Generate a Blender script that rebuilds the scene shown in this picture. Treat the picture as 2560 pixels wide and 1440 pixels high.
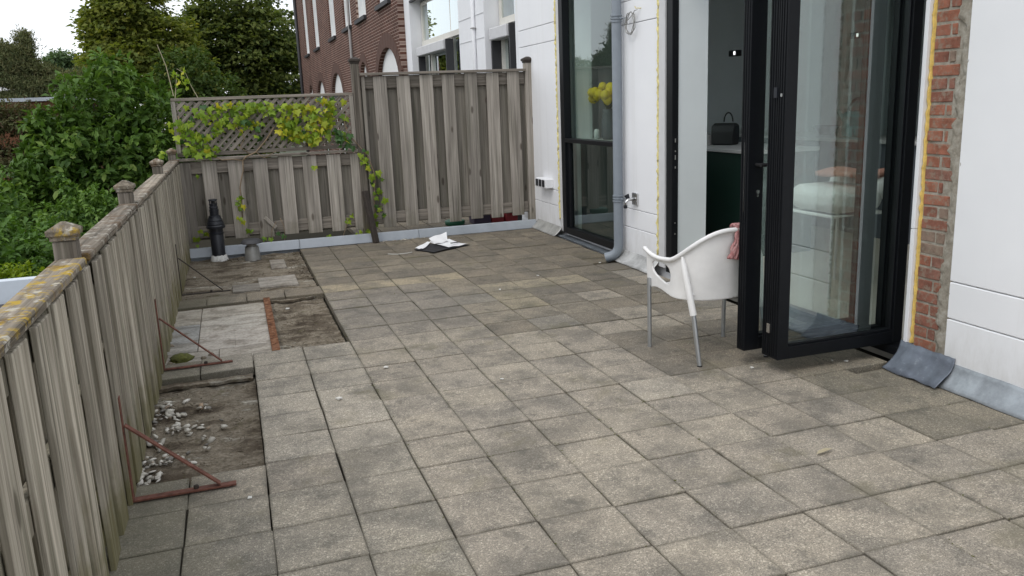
import bpy, bmesh, math, random
import numpy as np
from mathutils import Vector, Matrix, Euler, noise as mnoise

random.seed(7)
RNG = np.random.default_rng(7)
R = math.radians
for o in list(bpy.data.objects):
    bpy.data.objects.remove(o)
S = bpy.context.scene
COL = S.collection

# ------------------------------------------------------------------ camera
CAM = Vector((0.3008, -3.434, 1.4583))
YAW, PITCH, ROLL, FPX = -0.3175, 0.2224, -0.0393, 2074.37
fw = Vector((-math.sin(YAW) * math.cos(PITCH), math.cos(YAW) * math.cos(PITCH), -math.sin(PITCH)))
r0 = Vector((math.cos(YAW), math.sin(YAW), 0))
u0 = r0.cross(fw)
cr = r0 * math.cos(ROLL) + u0 * math.sin(ROLL)
cu = -r0 * math.sin(ROLL) + u0 * math.cos(ROLL)
cam_d = bpy.data.cameras.new('camera')
cam_d.sensor_width = 36.0
cam_d.lens = FPX / 2560 * 36.0
cam_d.clip_start = 0.05
cam_d.clip_end = 500
cam = bpy.data.objects.new('camera', cam_d)
COL.objects.link(cam)
M = Matrix(((cr.x, cu.x, -fw.x), (cr.y, cu.y, -fw.y), (cr.z, cu.z, -fw.z))).to_4x4()
M.translation = CAM
cam.matrix_world = M
S.camera = cam

def in_frame(p, m=60):
    d = Vector(p) - CAM
    z = d.dot(fw)
    if z < 0.1:
        return False
    x = 1280 + FPX * d.dot(cr) / z
    y = 720 - FPX * d.dot(cu) / z
    return -m < x < 2560 + m and -m < y < 1440 + m

# ------------------------------------------------------------------ world and sun (bright overcast)
SUN_EL, SUN_AZ = R(52), R(235)          # azimuth clockwise from +y
world = bpy.data.worlds.new('World')
S.world = world
world.use_nodes = True
wt = world.node_tree
wt.nodes.clear()
wo = wt.nodes.new('ShaderNodeOutputWorld')
wb = wt.nodes.new('ShaderNodeBackground')
wb.inputs['Strength'].default_value = 0.1
sk = wt.nodes.new('ShaderNodeTexSky')
sk.sky_type = 'NISHITA'
sk.sun_disc = False
sk.sun_elevation = SUN_EL
sk.sun_rotation = SUN_AZ
mx = wt.nodes.new('ShaderNodeMix')
mx.data_type = 'RGBA'
mx.inputs[0].default_value = 0.86       # closed cloud cover over the blue sky
mx.inputs[7].default_value = (12.2, 12.6, 13.2, 1)
wt.links.new(sk.outputs[0], mx.inputs[6])
wt.links.new(mx.outputs[2], wb.inputs['Color'])
wt.links.new(wb.outputs[0], wo.inputs[0])
sl = bpy.data.lights.new('sun', 'SUN')
sl.energy = 0.9
sl.angle = R(22)
sl.color = (1.0, 0.96, 0.9)
sun = bpy.data.objects.new('sun', sl)
COL.objects.link(sun)
sd = Vector((math.sin(SUN_AZ) * math.cos(SUN_EL), math.cos(SUN_AZ) * math.cos(SUN_EL), math.sin(SUN_EL)))
sun.rotation_euler = (-sd).to_track_quat('-Z', 'Y').to_euler()
sun.location = sd * 30
vs = S.view_settings
vs.view_transform = 'Standard'
vs.look = 'None'
vs.exposure = 0.16
vs.gamma = 1.0
vs.use_curve_mapping = False
S.render.engine = 'CYCLES'
S.cycles.max_bounces = 8
S.cycles.transparent_max_bounces = 24
S.cycles.diffuse_bounces = 4
S.cycles.glossy_bounces = 4
S.cycles.use_denoising = True
S.cycles.sample_clamp_indirect = 6.0

# ------------------------------------------------------------------ node helpers
class NT:
    def __init__(s, name):
        s.m = bpy.data.materials.new(name)
        s.m.use_nodes = True
        s.t = s.m.node_tree
        s.t.nodes.clear()
        s.out = s.t.nodes.new('ShaderNodeOutputMaterial')
    def n(s, typ, **kw):
        nd = s.t.nodes.new('ShaderNode' + typ)
        for k, v in kw.items():
            if isinstance(k, str) and hasattr(nd, k):
                setattr(nd, k, v)
        return nd
    def put(s, sock, v):
        if v is None:
            return
        if isinstance(v, bpy.types.NodeSocket):
            s.t.links.new(v, sock)
        else:
            if isinstance(v, (tuple, list)) and len(v) == 3 and sock.type == 'RGBA':
                v = (*v, 1)
            sock.default_value = v
    def coord(s, which='Object'):
        return s.n('TexCoord').outputs[which]
    def pos(s):
        return s.n('NewGeometry').outputs['Position']
    def info(s, what):
        return s.n('ObjectInfo').outputs[what]
    def vm(s, op, a, b=None):
        nd = s.n('VectorMath', operation=op)
        s.put(nd.inputs[0], a)
        if b is not None:
            s.put(nd.inputs[1], b)
        return nd.outputs[0]
    def scale(s, v, sc):
        return s.vm('MULTIPLY', v, sc)
    def rnd(s, v, k=37.0):
        c = s.n('CombineXYZ')
        m = s.math('MULTIPLY', s.info('Random'), k)
        for i in range(3):
            s.put(c.inputs[i], m)
        return s.vm('ADD', v, c.outputs[0])
    def noise(s, v, sc=5.0, det=4.0, rough=0.55, dist=0.0):
        nd = s.n('TexNoise')
        s.put(nd.inputs['Vector'], v)
        nd.inputs['Scale'].default_value = sc
        nd.inputs['Detail'].default_value = det
        nd.inputs['Roughness'].default_value = rough
        nd.inputs['Distortion'].default_value = dist
        return nd.outputs['Fac']
    def voro(s, v, sc=5.0, feat='F1', out='Distance'):
        nd = s.n('TexVoronoi', feature=feat)
        s.put(nd.inputs['Vector'], v)
        nd.inputs['Scale'].default_value = sc
        return nd.outputs[out]
    def math(s, op, a, b=None, c=None, clamp=False):
        nd = s.n('Math', operation=op)
        nd.use_clamp = clamp
        s.put(nd.inputs[0], a)
        if b is not None:
            s.put(nd.inputs[1], b)
        if c is not None:
            s.put(nd.inputs[2], c)
        return nd.outputs[0]
    def ramp(s, f, stops):
        nd = s.n('ValToRGB')
        s.put(nd.inputs[0], f)
        el = nd.color_ramp.elements
        while len(el) < len(stops):
            el.new(0.5)
        for e, (p, c) in zip(el, stops):
            e.position = p
            if not isinstance(c, (tuple, list)):
                c = (c, c, c)
            e.color = (*c[:3], 1)
        return nd.outputs[0]
    def step(s, f, a, b):
        nd = s.n('MapRange')
        nd.interpolation_type = 'SMOOTHSTEP'
        s.put(nd.inputs[0], f)
        nd.inputs[1].default_value = a
        nd.inputs[2].default_value = b
        return nd.outputs[0]
    def mix(s, f, a, b, mode='MIX'):
        nd = s.n('Mix', data_type='RGBA', blend_type=mode)
        s.put(nd.inputs[0], f)
        s.put(nd.inputs[6], a)
        s.put(nd.inputs[7], b)
        return nd.outputs[2]
    def sep(s, v):
        nd = s.n('SeparateXYZ')
        s.put(nd.inputs[0], v)
        return nd.outputs
    def bump(s, h, strength=0.3, dist=0.01, normal=None):
        nd = s.n('Bump')
        nd.inputs['Strength'].default_value = strength
        nd.inputs['Distance'].default_value = dist
        s.put(nd.inputs['Height'], h)
        if normal is not None:
            s.put(nd.inputs['Normal'], normal)
        return nd.outputs[0]
    def pbr(s, col, rough=0.8, metal=0.0, normal=None, spec=0.5, **kw):
        p = s.n('BsdfPrincipled')
        s.put(p.inputs['Base Color'], col)
        s.put(p.inputs['Roughness'], rough)
        s.put(p.inputs['Metallic'], metal)
        p.inputs['Specular IOR Level'].default_value = spec
        if normal is not None:
            s.put(p.inputs['Normal'], normal)
        for k, v in kw.items():
            s.put(p.inputs[k], v)
        return p.outputs[0]
    def done(s, sh):
        s.t.links.new(sh, s.out.inputs['Surface'])
        return s.m

def wood(name, dark, light, algae=0.0, lichen=0.0, axis='Z', low=(0.15, 0.135, 0.045), wide=0.0):
    g = NT(name)
    c = g.rnd(g.coord())
    sc = {'Z': (60, 60, 1.6), 'Y': (60, 1.6, 60), 'X': (1.6, 60, 60)}[axis]
    sc2 = {'Z': (17, 17, 0.8), 'Y': (17, 0.8, 17), 'X': (0.8, 17, 17)}[axis]
    grain = g.noise(g.scale(c, sc), 1.0, 5.0, 0.62, 0.4)
    broad = g.noise(g.scale(c, sc2), 1.0, 3.0, 0.55, 0.8)
    f = g.math('MULTIPLY_ADD', grain, 0.55, g.math('MULTIPLY', broad, 0.45))
    col = g.ramp(f, [(0.36 - wide, dark), (0.48 - wide * 0.3, tuple(0.6 * a + 0.4 * b for a, b in zip(dark, light))), (0.61 + wide, light)])
    # checks along the grain
    crack = g.noise(g.scale(c, tuple(v * 1.3 if v > 5 else v * 0.45 for v in sc)), 1.0, 2.0, 0.5)
    col = g.mix(g.math('MULTIPLY', g.step(crack, 0.63, 0.72), 0.55), col, (0.02, 0.017, 0.014))
    # knots
    ks = {'Z': (7, 7, 2.4), 'Y': (7, 2.4, 7), 'X': (2.4, 7, 7)}[axis]
    kd = g.voro(g.scale(c, ks), 1.0)
    col = g.mix(g.math('MULTIPLY', g.step(kd, 0.14, 0.07), 0.7), col, (0.055, 0.04, 0.03))
    tone = g.math('MULTIPLY_ADD', g.info('Random'), 0.42, 0.80)
    col = g.mix(1.0, col, tone, 'MULTIPLY')
    if algae:
        z = g.sep(g.pos())[2]
        n = g.noise(g.pos(), 6.0, 4.0, 0.6)
        zz = g.math('ADD', z, g.math('MULTIPLY', g.math('SUBTRACT', n, 0.5), 0.7))
        col = g.mix(g.math('MULTIPLY', g.step(zz, 0.34, 0.02), algae), col, low)
        n2 = g.noise(g.scale(g.pos(), (30, 30, 1.2)), 1.0, 3.0, 0.6)
        col = g.mix(g.math('MULTIPLY', g.step(n2, 0.45, 0.7), algae * 0.55), col, (0.10, 0.105, 0.06))
    if lichen:
        n = g.noise(g.pos(), 14.0, 7.0, 0.72, 0.6)
        y = g.sep(g.pos())[1]
        k = g.step(y, -0.15, -0.5)
        col = g.mix(g.math('MULTIPLY', g.math('MULTIPLY', g.step(n, 0.50, 0.62), k), lichen), col, (0.40, 0.265, 0.02))
        n = g.noise(g.pos(), 23.0, 4.0, 0.6)
        col = g.mix(g.math('MULTIPLY', g.step(n, 0.56, 0.64), 0.7), col, (0.46, 0.44, 0.38))
        n = g.noise(g.pos(), 7.0, 4.0, 0.6)
        col = g.mix(g.math('MULTIPLY', g.step(n, 0.52, 0.62), 0.6), col, (0.10, 0.055, 0.025))
    h = g.math('SUBTRACT', grain, g.math('MULTIPLY', g.step(crack, 0.6, 0.72), 1.2))
    return g.done(g.pbr(col, 0.85, normal=g.bump(h, 0.55, 0.004), spec=0.25))

def plain(name, col, rough=0.5, metal=0.0, spec=0.5, var=0.0, nscale=20.0, bump=0.0, **kw):
    g = NT(name)
    c = g.rnd(g.coord())
    n = g.noise(c, nscale, 4.0, 0.6)
    v = var if var else 0.06
    cc = g.mix(1.0, (*col, 1), g.ramp(n, [(0.25, 1 - v), (0.75, 1 + v * 0.4)]), 'MULTIPLY')
    nm = g.bump(n, bump, 0.004) if bump else None
    return g.done(g.pbr(cc, rough, metal, nm, spec, **kw))

def leaf_mat(name, stops, rough=0.45, trans=0.3, spec=0.4):
    g = NT(name)
    a = g.n('Attribute')
    a.attribute_name = 'tint'
    f = g.math('ADD', a.outputs['Fac'], g.math('MULTIPLY', g.info('Random'), 0.999))
    f = g.math('FRACT', f)
    col = g.ramp(f, stops)
    p = g.pbr(col, rough, spec=spec)
    tr = g.n('BsdfTranslucent')
    g.put(tr.inputs[0], g.mix(1.0, col, (1.25, 1.3, 0.6), 'MULTIPLY'))
    mx = g.n('MixShader')
    mx.inputs[0].default_value = trans
    g.t.links.new(p, mx.inputs[1])
    g.t.links.new(tr.outputs[0], mx.inputs[2])
    return g.done(mx.outputs[0])

def glass(name, tint, boost=1.0, base=0.03):
    g = NT(name)
    ge = g.n('NewGeometry')
    dt = g.n('VectorMath', operation='DOT_PRODUCT')
    g.put(dt.inputs[0], ge.outputs['Incoming'])
    g.put(dt.inputs[1], ge.outputs['Normal'])
    c = g.math('SUBTRACT', 1.0, g.math('ABSOLUTE', dt.outputs['Value']), clamp=True)
    fr = g.math('MULTIPLY_ADD', g.math('POWER', c, 5.0), 0.96, 0.042)
    f = g.math('MULTIPLY_ADD', fr, boost, base, clamp=True)
    t = g.n('BsdfTransparent')
    g.put(t.inputs[0], tint)
    gl = g.n('BsdfGlossy')
    gl.inputs['Roughness'].default_value = 0.0
    g.put(gl.inputs[0], (0.90, 0.97, 0.97))
    m = g.n('MixShader')
    g.put(m.inputs[0], f)
    g.t.links.new(t.outputs[0], m.inputs[1])
    g.t.links.new(gl.outputs[0], m.inputs[2])
    return g.done(m.outputs[0])

# ------------------------------------------------------------------ materials
MAT = {}
def build_materials():
    m = MAT
    # concrete pavers with exposed grit
    g = NT('concrete_paver')
    c = g.rnd(g.coord(), 91.0)
    grit = g.noise(c, 230.0, 2.0, 0.7)
    grit2 = g.voro(c, 170.0, out='Color')
    v = g.sep(grit2)[0]
    broad = g.noise(c, 5.5, 5.0, 0.62)
    col = g.mix(1.0, g.info('Color'), g.ramp(grit, [(0.30, 0.52), (0.5, 1.0), (0.72, 1.5)]), 'MULTIPLY')
    col = g.mix(1.0, col, g.ramp(v, [(0.0, 0.80), (0.8, 1.0), (1.0, 1.5)]), 'MULTIPLY')
    col = g.mix(1.0, col, g.ramp(broad, [(0.35, (0.70, 0.71, 0.72)), (0.48, (0.96, 0.96, 0.955)), (0.63, (1.06, 1.05, 1.03))]), 'MULTIPLY')
    wn = g.noise(g.pos(), 2.1, 6.0, 0.68)
    col = g.mix(g.math('MULTIPLY', g.step(wn, 0.47, 0.64), 0.52), col, (0.125, 0.115, 0.098))
    wn3 = g.noise(g.vm('ADD', g.pos(), (3, 11, 0)), 7.0, 6.0, 0.72)
    col = g.mix(g.math('MULTIPLY', g.step(wn3, 0.55, 0.66), 0.45), col, (0.085, 0.082, 0.072))
    wn2 = g.noise(g.vm('ADD', g.pos(), (9, 3, 0)), 2.6, 5.0, 0.65)
    col = g.mix(g.math('MULTIPLY', g.step(wn2, 0.55, 0.68), 0.45), col, (0.155, 0.14, 0.09))
    xs = g.sep(g.coord())
    e = g.math('MAXIMUM', g.math('ABSOLUTE', xs[0]), g.math('ABSOLUTE', xs[1]))
    e = g.math('ADD', e, g.math('MULTIPLY', g.math('SUBTRACT', g.noise(c, 22.0, 3.0), 0.5), 0.03))
    col = g.mix(g.math('MULTIPLY', g.step(e, 0.132, 0.152), 0.45), col, (0.09, 0.083, 0.062))
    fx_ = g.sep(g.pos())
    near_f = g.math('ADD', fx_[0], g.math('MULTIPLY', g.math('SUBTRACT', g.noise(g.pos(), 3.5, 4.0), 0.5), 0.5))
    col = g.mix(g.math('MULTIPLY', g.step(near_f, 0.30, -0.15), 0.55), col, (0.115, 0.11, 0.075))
    h = g.math('ADD', g.math('MULTIPLY', grit, 0.6), g.math('MULTIPLY', v, 0.5))
    m['paver'] = g.done(g.pbr(col, 0.9, normal=g.bump(h, 0.7, 0.004), spec=0.2))
    # old smeared tiles in the bare beds
    g = NT('cement_smeared_tile')
    c = g.pos()
    n = g.noise(g.scale(c, (3, 9, 3)), 1.0, 6.0, 0.68)
    n2 = g.noise(c, 60.0, 3.0, 0.6)
    col = g.mix(1.0, g.info('Color'), g.ramp(n, [(0.36, (0.60, 0.57, 0.53)), (0.5, (0.97, 0.94, 0.90)), (0.62, (1.12, 1.09, 1.04))]), 'MULTIPLY')
    col = g.mix(1.0, col, g.ramp(n2, [(0.3, 0.7), (0.7, 1.12)]), 'MULTIPLY')
    n3 = g.noise(c, 5.5, 5.0, 0.7)
    col = g.mix(g.math('MULTIPLY', g.step(n3, 0.51, 0.64), 0.6), col, (0.15, 0.122, 0.09))
    m['smeared'] = g.done(g.pbr(col, 0.85, normal=g.bump(n2, 0.4, 0.004), spec=0.25))
    # bare dirt
    g = NT('bare_dirt')
    c = g.pos()
    n = g.noise(g.scale(c, (2.2, 6.0, 3)), 1.0, 7.0, 0.7)
    n2 = g.noise(c, 70.0, 4.0, 0.65)
    col = g.ramp(n, [(0.37, (0.075, 0.058, 0.042)), (0.45, (0.17, 0.140, 0.102)), (0.52, (0.28, 0.24, 0.185)), (0.57, (0.19, 0.160, 0.118)), (0.64, (0.42, 0.39, 0.33))])
    col = g.mix(1.0, col, g.ramp(n2, [(0.28, 0.55), (0.7, 1.2)]), 'MULTIPLY')
    n4 = g.noise(g.vm('ADD', c, (4, 2, 0)), 3.0, 6.0, 0.72)
    col = g.mix(g.math('MULTIPLY', g.step(n4, 0.52, 0.62), 0.7), col, (0.085, 0.066, 0.048))
    n5 = g.noise(g.vm('ADD', c, (1, 7, 0)), 8.0, 5.0, 0.7)
    col = g.mix(g.math('MULTIPLY', g.step(n5, 0.60, 0.70), 0.5), col, (0.085, 0.082, 0.03))
    m['dirt'] = g.done(g.pbr(col, 0.95, normal=g.bump(n2, 0.9, 0.012), spec=0.15))
    g = NT('joint_sand')
    n2 = g.noise(g.pos(), 60.0, 4.0, 0.65)
    m['joint'] = g.done(g.pbr(g.ramp(n2, [(0.3, (0.018, 0.016, 0.012)), (0.7, (0.05, 0.045, 0.032))]), 0.95, spec=0.1))
    # woods
    m['fence_wood'] = wood('weathered_fence_wood', (0.150, 0.128, 0.095), (0.53, 0.48, 0.395), algae=0.7)
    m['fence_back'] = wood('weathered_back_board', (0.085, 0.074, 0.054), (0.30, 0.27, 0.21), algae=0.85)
    m['far_wood'] = wood('grey_fence_wood', (0.150, 0.132, 0.113), (0.42, 0.382, 0.335), wide=0.06, algae=0.45, low=(0.13, 0.115, 0.075))
    m['far_back'] = wood('grey_back_board', (0.112, 0.100, 0.084), (0.285, 0.258, 0.218), wide=0.06, algae=0.5, low=(0.10, 0.09, 0.05))
    m['far_rail'] = wood('grey_rail_wood', (0.11, 0.095, 0.078), (0.30, 0.265, 0.225), axis='X')
    m['cap_wood'] = wood('mossy_rail_wood', (0.075, 0.062, 0.045), (0.29, 0.245, 0.19), axis='Y', lichen=0.95)
    m['post_wood'] = wood('dark_post_wood', (0.06, 0.050, 0.040), (0.24, 0.21, 0.175), algae=0.3)
    m['lattice_wood'] = wood('lattice_wood', (0.10, 0.087, 0.072), (0.31, 0.275, 0.235), axis='X')
    m['stake_wood'] = plain('dark_stake_wood', (0.045, 0.035, 0.028), 0.85, var=0.5, nscale=30, bump=0.4)
    # facade
    g = NT('white_panel')
    c = g.coord()
    n = g.noise(g.pos(), 1.7, 4.0, 0.6)
    z = g.sep(g.pos())[2]
    sp = g.noise(g.scale(g.pos(), (14, 14, 5)), 1.0, 5.0, 0.7)
    dirt = g.math('MULTIPLY', g.step(g.math('ADD', z, g.math('MULTIPLY', sp, 0.5)), 0.58, 0.20), 0.42)
    run = g.noise(g.scale(g.pos(), (7, 7, 0.35)), 1.0, 5.0, 0.65)
    dirt = g.math('ADD', dirt, g.math('MULTIPLY', g.step(run, 0.52, 0.70), 0.10), clamp=True)
    col = g.mix(dirt, g.ramp(n, [(0.3, (0.80, 0.805, 0.825)), (0.7, (0.84, 0.845, 0.86))]), (0.45, 0.43, 0.39))
    m['panel'] = g.done(g.pbr(col, 0.55, normal=g.bump(g.noise(c, 200.0, 2.0), 0.06, 0.002, g.bump(g.noise(g.pos(), 3.0, 2.0), 0.25, 0.02)), spec=0.35))
    m['trim'] = plain('grey_white_trim', (0.60, 0.60, 0.61), 0.7, var=0.1, nscale=8)
    m['plaster'] = plain('interior_plaster', (0.70, 0.745, 0.755), 0.8, var=0.05, nscale=3)
    g = NT('red_brick')
    c = g.rnd(g.coord())
    n = g.noise(c, 18.0, 5.0, 0.65)
    n2 = g.noise(c, 120.0, 2.0, 0.6)
    col = g.mix(1.0, g.info('Color'), g.ramp(n, [(0.3, 0.62), (0.55, 1.0), (0.75, 1.2)]), 'MULTIPLY')
    col = g.mix(g.math('MULTIPLY', g.step(g.noise(g.pos(), 26.0, 5.0, 0.7), 0.47, 0.64), 0.75), col, (0.27, 0.225, 0.175))
    m['brick'] = g.done(g.pbr(col, 0.9, normal=g.bump(g.math('ADD', n, n2), 0.6, 0.004), spec=0.2))
    g = NT('lime_mortar')
    n = g.noise(g.pos(), 22.0, 6.0, 0.7)
    n2 = g.noise(g.pos(), 120.0, 3.0, 0.6)
    col = g.ramp(n, [(0.3, (0.20, 0.175, 0.14)), (0.5, (0.33, 0.30, 0.25)), (0.7, (0.44, 0.41, 0.36))])
    m['mortar'] = g.done(g.pbr(col, 0.95, normal=g.bump(g.math('ADD', n, g.math('MULTIPLY', n2, 0.5)), 0.9, 0.006), spec=0.15))
    m['foam'] = plain('yellow_pur_foam', (0.74, 0.52, 0.14), 0.75, var=0.25, nscale=60, bump=0.5)
    m['pale_foam'] = plain('pale_pur_foam', (0.74, 0.64, 0.27), 0.75, var=0.3, nscale=60, bump=0.5)
    g = NT('lead_sheet')
    n = g.noise(g.pos(), 7.0, 5.0, 0.65)
    n2 = g.noise(g.pos(), 28.0, 4.0, 0.6)
    col = g.mix(1.0, g.info('Color'), g.ramp(n, [(0.3, 0.6), (0.6, 1.1)]), 'MULTIPLY')
    col = g.mix(g.math('MULTIPLY', g.step(n2, 0.60, 0.72), 0.28), col, (0.42, 0.43, 0.44))
    m['lead'] = g.done(g.pbr(col, 0.5, 0.25, g.bump(n, 0.4, 0.02)))
    m['zinc'] = plain('grey_pvc_pipe', (0.225, 0.255, 0.29), 0.42, var=0.1, nscale=12)
    m['curb'] = plain('aluminium_roof_trim', (0.43, 0.465, 0.51), 0.4, 0.15, var=0.18, nscale=5)
    m['black'] = plain('anthracite_aluminium', (0.006, 0.007, 0.009), 0.42, 0.0, 0.22, var=0.2, nscale=40)
    m['rubber'] = plain('black_rubber', (0.006, 0.006, 0.007), 0.7)
    m['steel'] = plain('brushed_steel', (0.62, 0.62, 0.62), 0.25, 1.0)
    m['darkplastic'] = plain('dark_plastic', (0.012, 0.014, 0.02), 0.42)
    m['door_glass'] = glass('door_glass', (0.86, 0.91, 0.88), 1.8, 0.135)
    m['win_glass'] = glass('window_glass', (0.66, 0.76, 0.71), 1.7, 0.0)
    m['house_glass'] = glass('house_window_glass', (0.5, 0.55, 0.6), 1.8, 0.40)
    # brick house far away
    g = NT('brown_brickwork')
    p = g.sep(g.coord())
    cx = g.n('CombineXYZ')
    g.put(cx.inputs[0], p[1]); g.put(cx.inputs[1], p[2])
    b = g.n('TexBrick')
    g.put(b.inputs['Vector'], cx.outputs[0])
    b.offset = 0.5
    b.inputs['Color1'].default_value = (0.112, 0.047, 0.033, 1)
    b.inputs['Color2'].default_value = (0.080, 0.037, 0.028, 1)
    b.inputs['Mortar'].default_value = (0.40, 0.31, 0.26, 1)
    b.inputs['Scale'].default_value = 1.0
    b.inputs['Mortar Size'].default_value = 0.0055
    b.inputs['Mortar Smooth'].default_value = 0.2
    b.inputs['Bias'].default_value = 0.1
    b.inputs['Brick Width'].default_value = 0.22
    b.inputs['Row Height'].default_value = 0.0625
    n = g.noise(g.coord(), 1.1, 5.0, 0.6)
    col = g.mix(1.0, b.outputs[0], g.ramp(n, [(0.3, 0.75), (0.7, 1.25)]), 'MULTIPLY')
    m['house_brick'] = g.done(g.pbr(col, 0.9, normal=g.bump(g.math('MULTIPLY', b.outputs['Fac'], -1.0), 0.4, 0.01), spec=0.2))
    m['arch_brick'] = plain('arch_brickwork', (0.105, 0.052, 0.037), 0.9, var=0.4, nscale=26)
    m['house_white'] = plain('white_render', (0.80, 0.805, 0.825), 0.75, var=0.07, nscale=2.5)
    m['white_paint'] = plain('white_paint', (0.80, 0.80, 0.79), 0.5)
    m['cream_paint'] = plain('cream_window_paint', (0.68, 0.66, 0.60), 0.5)
    m['slate'] = plain('dark_sill_stone', (0.03, 0.03, 0.033), 0.6)
    m['curtain'] = plain('grey_curtain', (0.35, 0.34, 0.33), 0.9, var=0.2, nscale=30)
    m['dark_room'] = plain('dark_room', (0.035, 0.04, 0.042), 0.9)  # near-black colour stands in for unlit room depth
    m['orange_brick'] = plain('orange_brickwork', (0.20, 0.085, 0.042), 0.9, var=0.5, nscale=3)
    # objects
    m['shell'] = plain('white_chair_plastic', (0.80, 0.79, 0.775), 0.42, var=0.16, nscale=5)
    m['alu'] = plain('aluminium_tube', (0.50, 0.52, 0.54), 0.38, 0.85)
    g = NT('pink_knit')
    c = g.coord()
    w = g.noise(g.scale(c, (160, 160, 40)), 1.0, 3.0, 0.7)
    w2 = g.noise(c, 26.0, 3.0, 0.6)
    col = g.ramp(g.math('MULTIPLY_ADD', w, 0.6, g.math('MULTIPLY', w2, 0.4)), [(0.34, (0.24, 0.075, 0.075)), (0.5, (0.42, 0.20, 0.195)), (0.66, (0.62, 0.42, 0.40))])
    m['knit'] = g.done(g.pbr(col, 0.95, normal=g.bump(w, 0.8, 0.006), spec=0.1))
    g = NT('rusty_primer')
    n = g.noise(g.pos(), 30.0, 5.0, 0.65)
    col = g.ramp(n, [(0.3, (0.075, 0.030, 0.020)), (0.55, (0.165, 0.068, 0.048)), (0.75, (0.24, 0.115, 0.08))])
    m['primer'] = g.done(g.pbr(col, 0.75, normal=g.bump(n, 0.4, 0.003), spec=0.3))
    g = NT('orange_rust')
    n = g.noise(g.pos(), 26.0, 6.0, 0.7)
    n2 = g.noise(g.pos(), 7.0, 3.0)
    col = g.ramp(n, [(0.38, (0.06, 0.028, 0.017)), (0.5, (0.165, 0.070, 0.034)), (0.62, (0.27, 0.145, 0.085))])
    col = g.mix(g.step(n2, 0.5, 0.7), col, (0.2, 0.1, 0.06))
    m['rust'] = g.done(g.pbr(col, 0.9, normal=g.bump(n, 0.7, 0.006), spec=0.15))
    m['pebble'] = None
    g = NT('shell_pebble')
    n = g.noise(g.rnd(g.coord()), 60.0, 4.0, 0.6)
    base = g.ramp(g.info('Random'), [(0.0, (0.70, 0.67, 0.61)), (0.45, (0.58, 0.55, 0.48)), (0.75, (0.38, 0.355, 0.31)), (0.92, (0.17, 0.16, 0.145)), (1.0, (0.42, 0.31, 0.21))])
    m['pebble'] = g.done(g.pbr(g.mix(1.0, base, g.ramp(n, [(0.3, 0.75), (0.7, 1.1)]), 'MULTIPLY'), 0.75, spec=0.3))
    m['moss'] = plain('moss', (0.10, 0.105, 0.02), 0.95, var=0.6, nscale=60, bump=1.0)
    m['paper'] = plain('white_paper', (0.82, 0.82, 0.83), 0.7)
    m['folder'] = plain('black_folder', (0.018, 0.019, 0.024), 0.4)
    m['chip'] = plain('white_paint_chip', (0.62, 0.61, 0.57), 0.8)
    m['crumbly'] = plain('white_sealant', (0.68, 0.67, 0.64), 0.9, var=0.3, nscale=50, bump=0.8)
    m['greyvent'] = plain('grey_vent_metal', (0.34, 0.335, 0.32), 0.5, 0.5, var=0.25, nscale=14)
    m['ventcap'] = plain('dark_vent_cap', (0.055, 0.055, 0.06), 0.6, var=0.2)
    m['green'] = plain('green_cabinet', (0.006, 0.028, 0.020), 0.55)
    m['worktop'] = plain('pale_worktop', (0.55, 0.55, 0.55), 0.4)
    m['graycab'] = plain('grey_cabinet', (0.10, 0.115, 0.135), 0.6)
    m['floor_in'] = plain('beige_floor', (0.52, 0.49, 0.42), 0.45, var=0.06, nscale=2)
    m['stool'] = plain('white_upholstery', (0.75, 0.76, 0.74), 0.6)
    m['pinkcloth'] = plain('pink_cloth', (0.50, 0.24, 0.18), 0.9)
    m['teal'] = plain('teal_enamel', (0.04, 0.32, 0.36), 0.45)
    m['yellow'] = plain('yellow_petal', (0.85, 0.62, 0.02), 0.7)
    m['stem'] = plain('green_stem', (0.05, 0.08, 0.025), 0.7)
    m['bag'] = plain('black_leather', (0.006, 0.006, 0.007), 0.45)
    g = NT('lamp_light')
    e = g.n('Emission')
    e.inputs[1].default_value = 1.6
    m['lamp'] = g.done(e.outputs[0])
    m['crate_green'] = plain('green_plastic', (0.012, 0.10, 0.05), 0.5)
    m['crate_red'] = plain('red_plastic', (0.22, 0.015, 0.02), 0.5)
    m['crate_purple'] = plain('dark_purple_plastic', (0.035, 0.022, 0.05), 0.5)
    m['felt'] = plain('roofing_felt', (0.05, 0.052, 0.058), 0.9, var=0.3, nscale=9)
    m['fascia'] = plain('pale_metal_fascia', (0.58, 0.63, 0.69), 0.45)
    m['lawn'] = plain('garden_ground', (0.05, 0.06, 0.025), 0.95, var=0.5, nscale=1.2)
    m['bark'] = plain('bark', (0.07, 0.055, 0.042), 0.95, var=0.5, nscale=14, bump=0.6)
    m['vine_stem'] = plain('vine_stem', (0.26, 0.19, 0.12), 0.85, var=0.4, nscale=30)
    m['cane'] = plain('dry_cane', (0.38, 0.33, 0.22), 0.7)
    # foliage
    m['leaf_shrub'] = leaf_mat('glossy_shrub_leaf', [(0.0, (0.034, 0.074, 0.014)), (0.5, (0.072, 0.140, 0.024)), (0.85, (0.12, 0.205, 0.038)), (1.0, (0.19, 0.26, 0.06))], 0.5, 0.28, 0.22)
    m['leaf_mid'] = leaf_mat('soft_green_leaf', [(0.0, (0.045, 0.080, 0.018)), (0.6, (0.085, 0.13, 0.030)), (1.0, (0.17, 0.175, 0.035))], 0.6, 0.35, 0.2)
    m['leaf_beech'] = leaf_mat('olive_beech_leaf', [(0.0, (0.09, 0.13, 0.03)), (0.55, (0.175, 0.205, 0.046)), (0.85, (0.25, 0.25, 0.05)), (1.0, (0.33, 0.28, 0.05))], 0.6, 0.45, 0.2)
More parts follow.
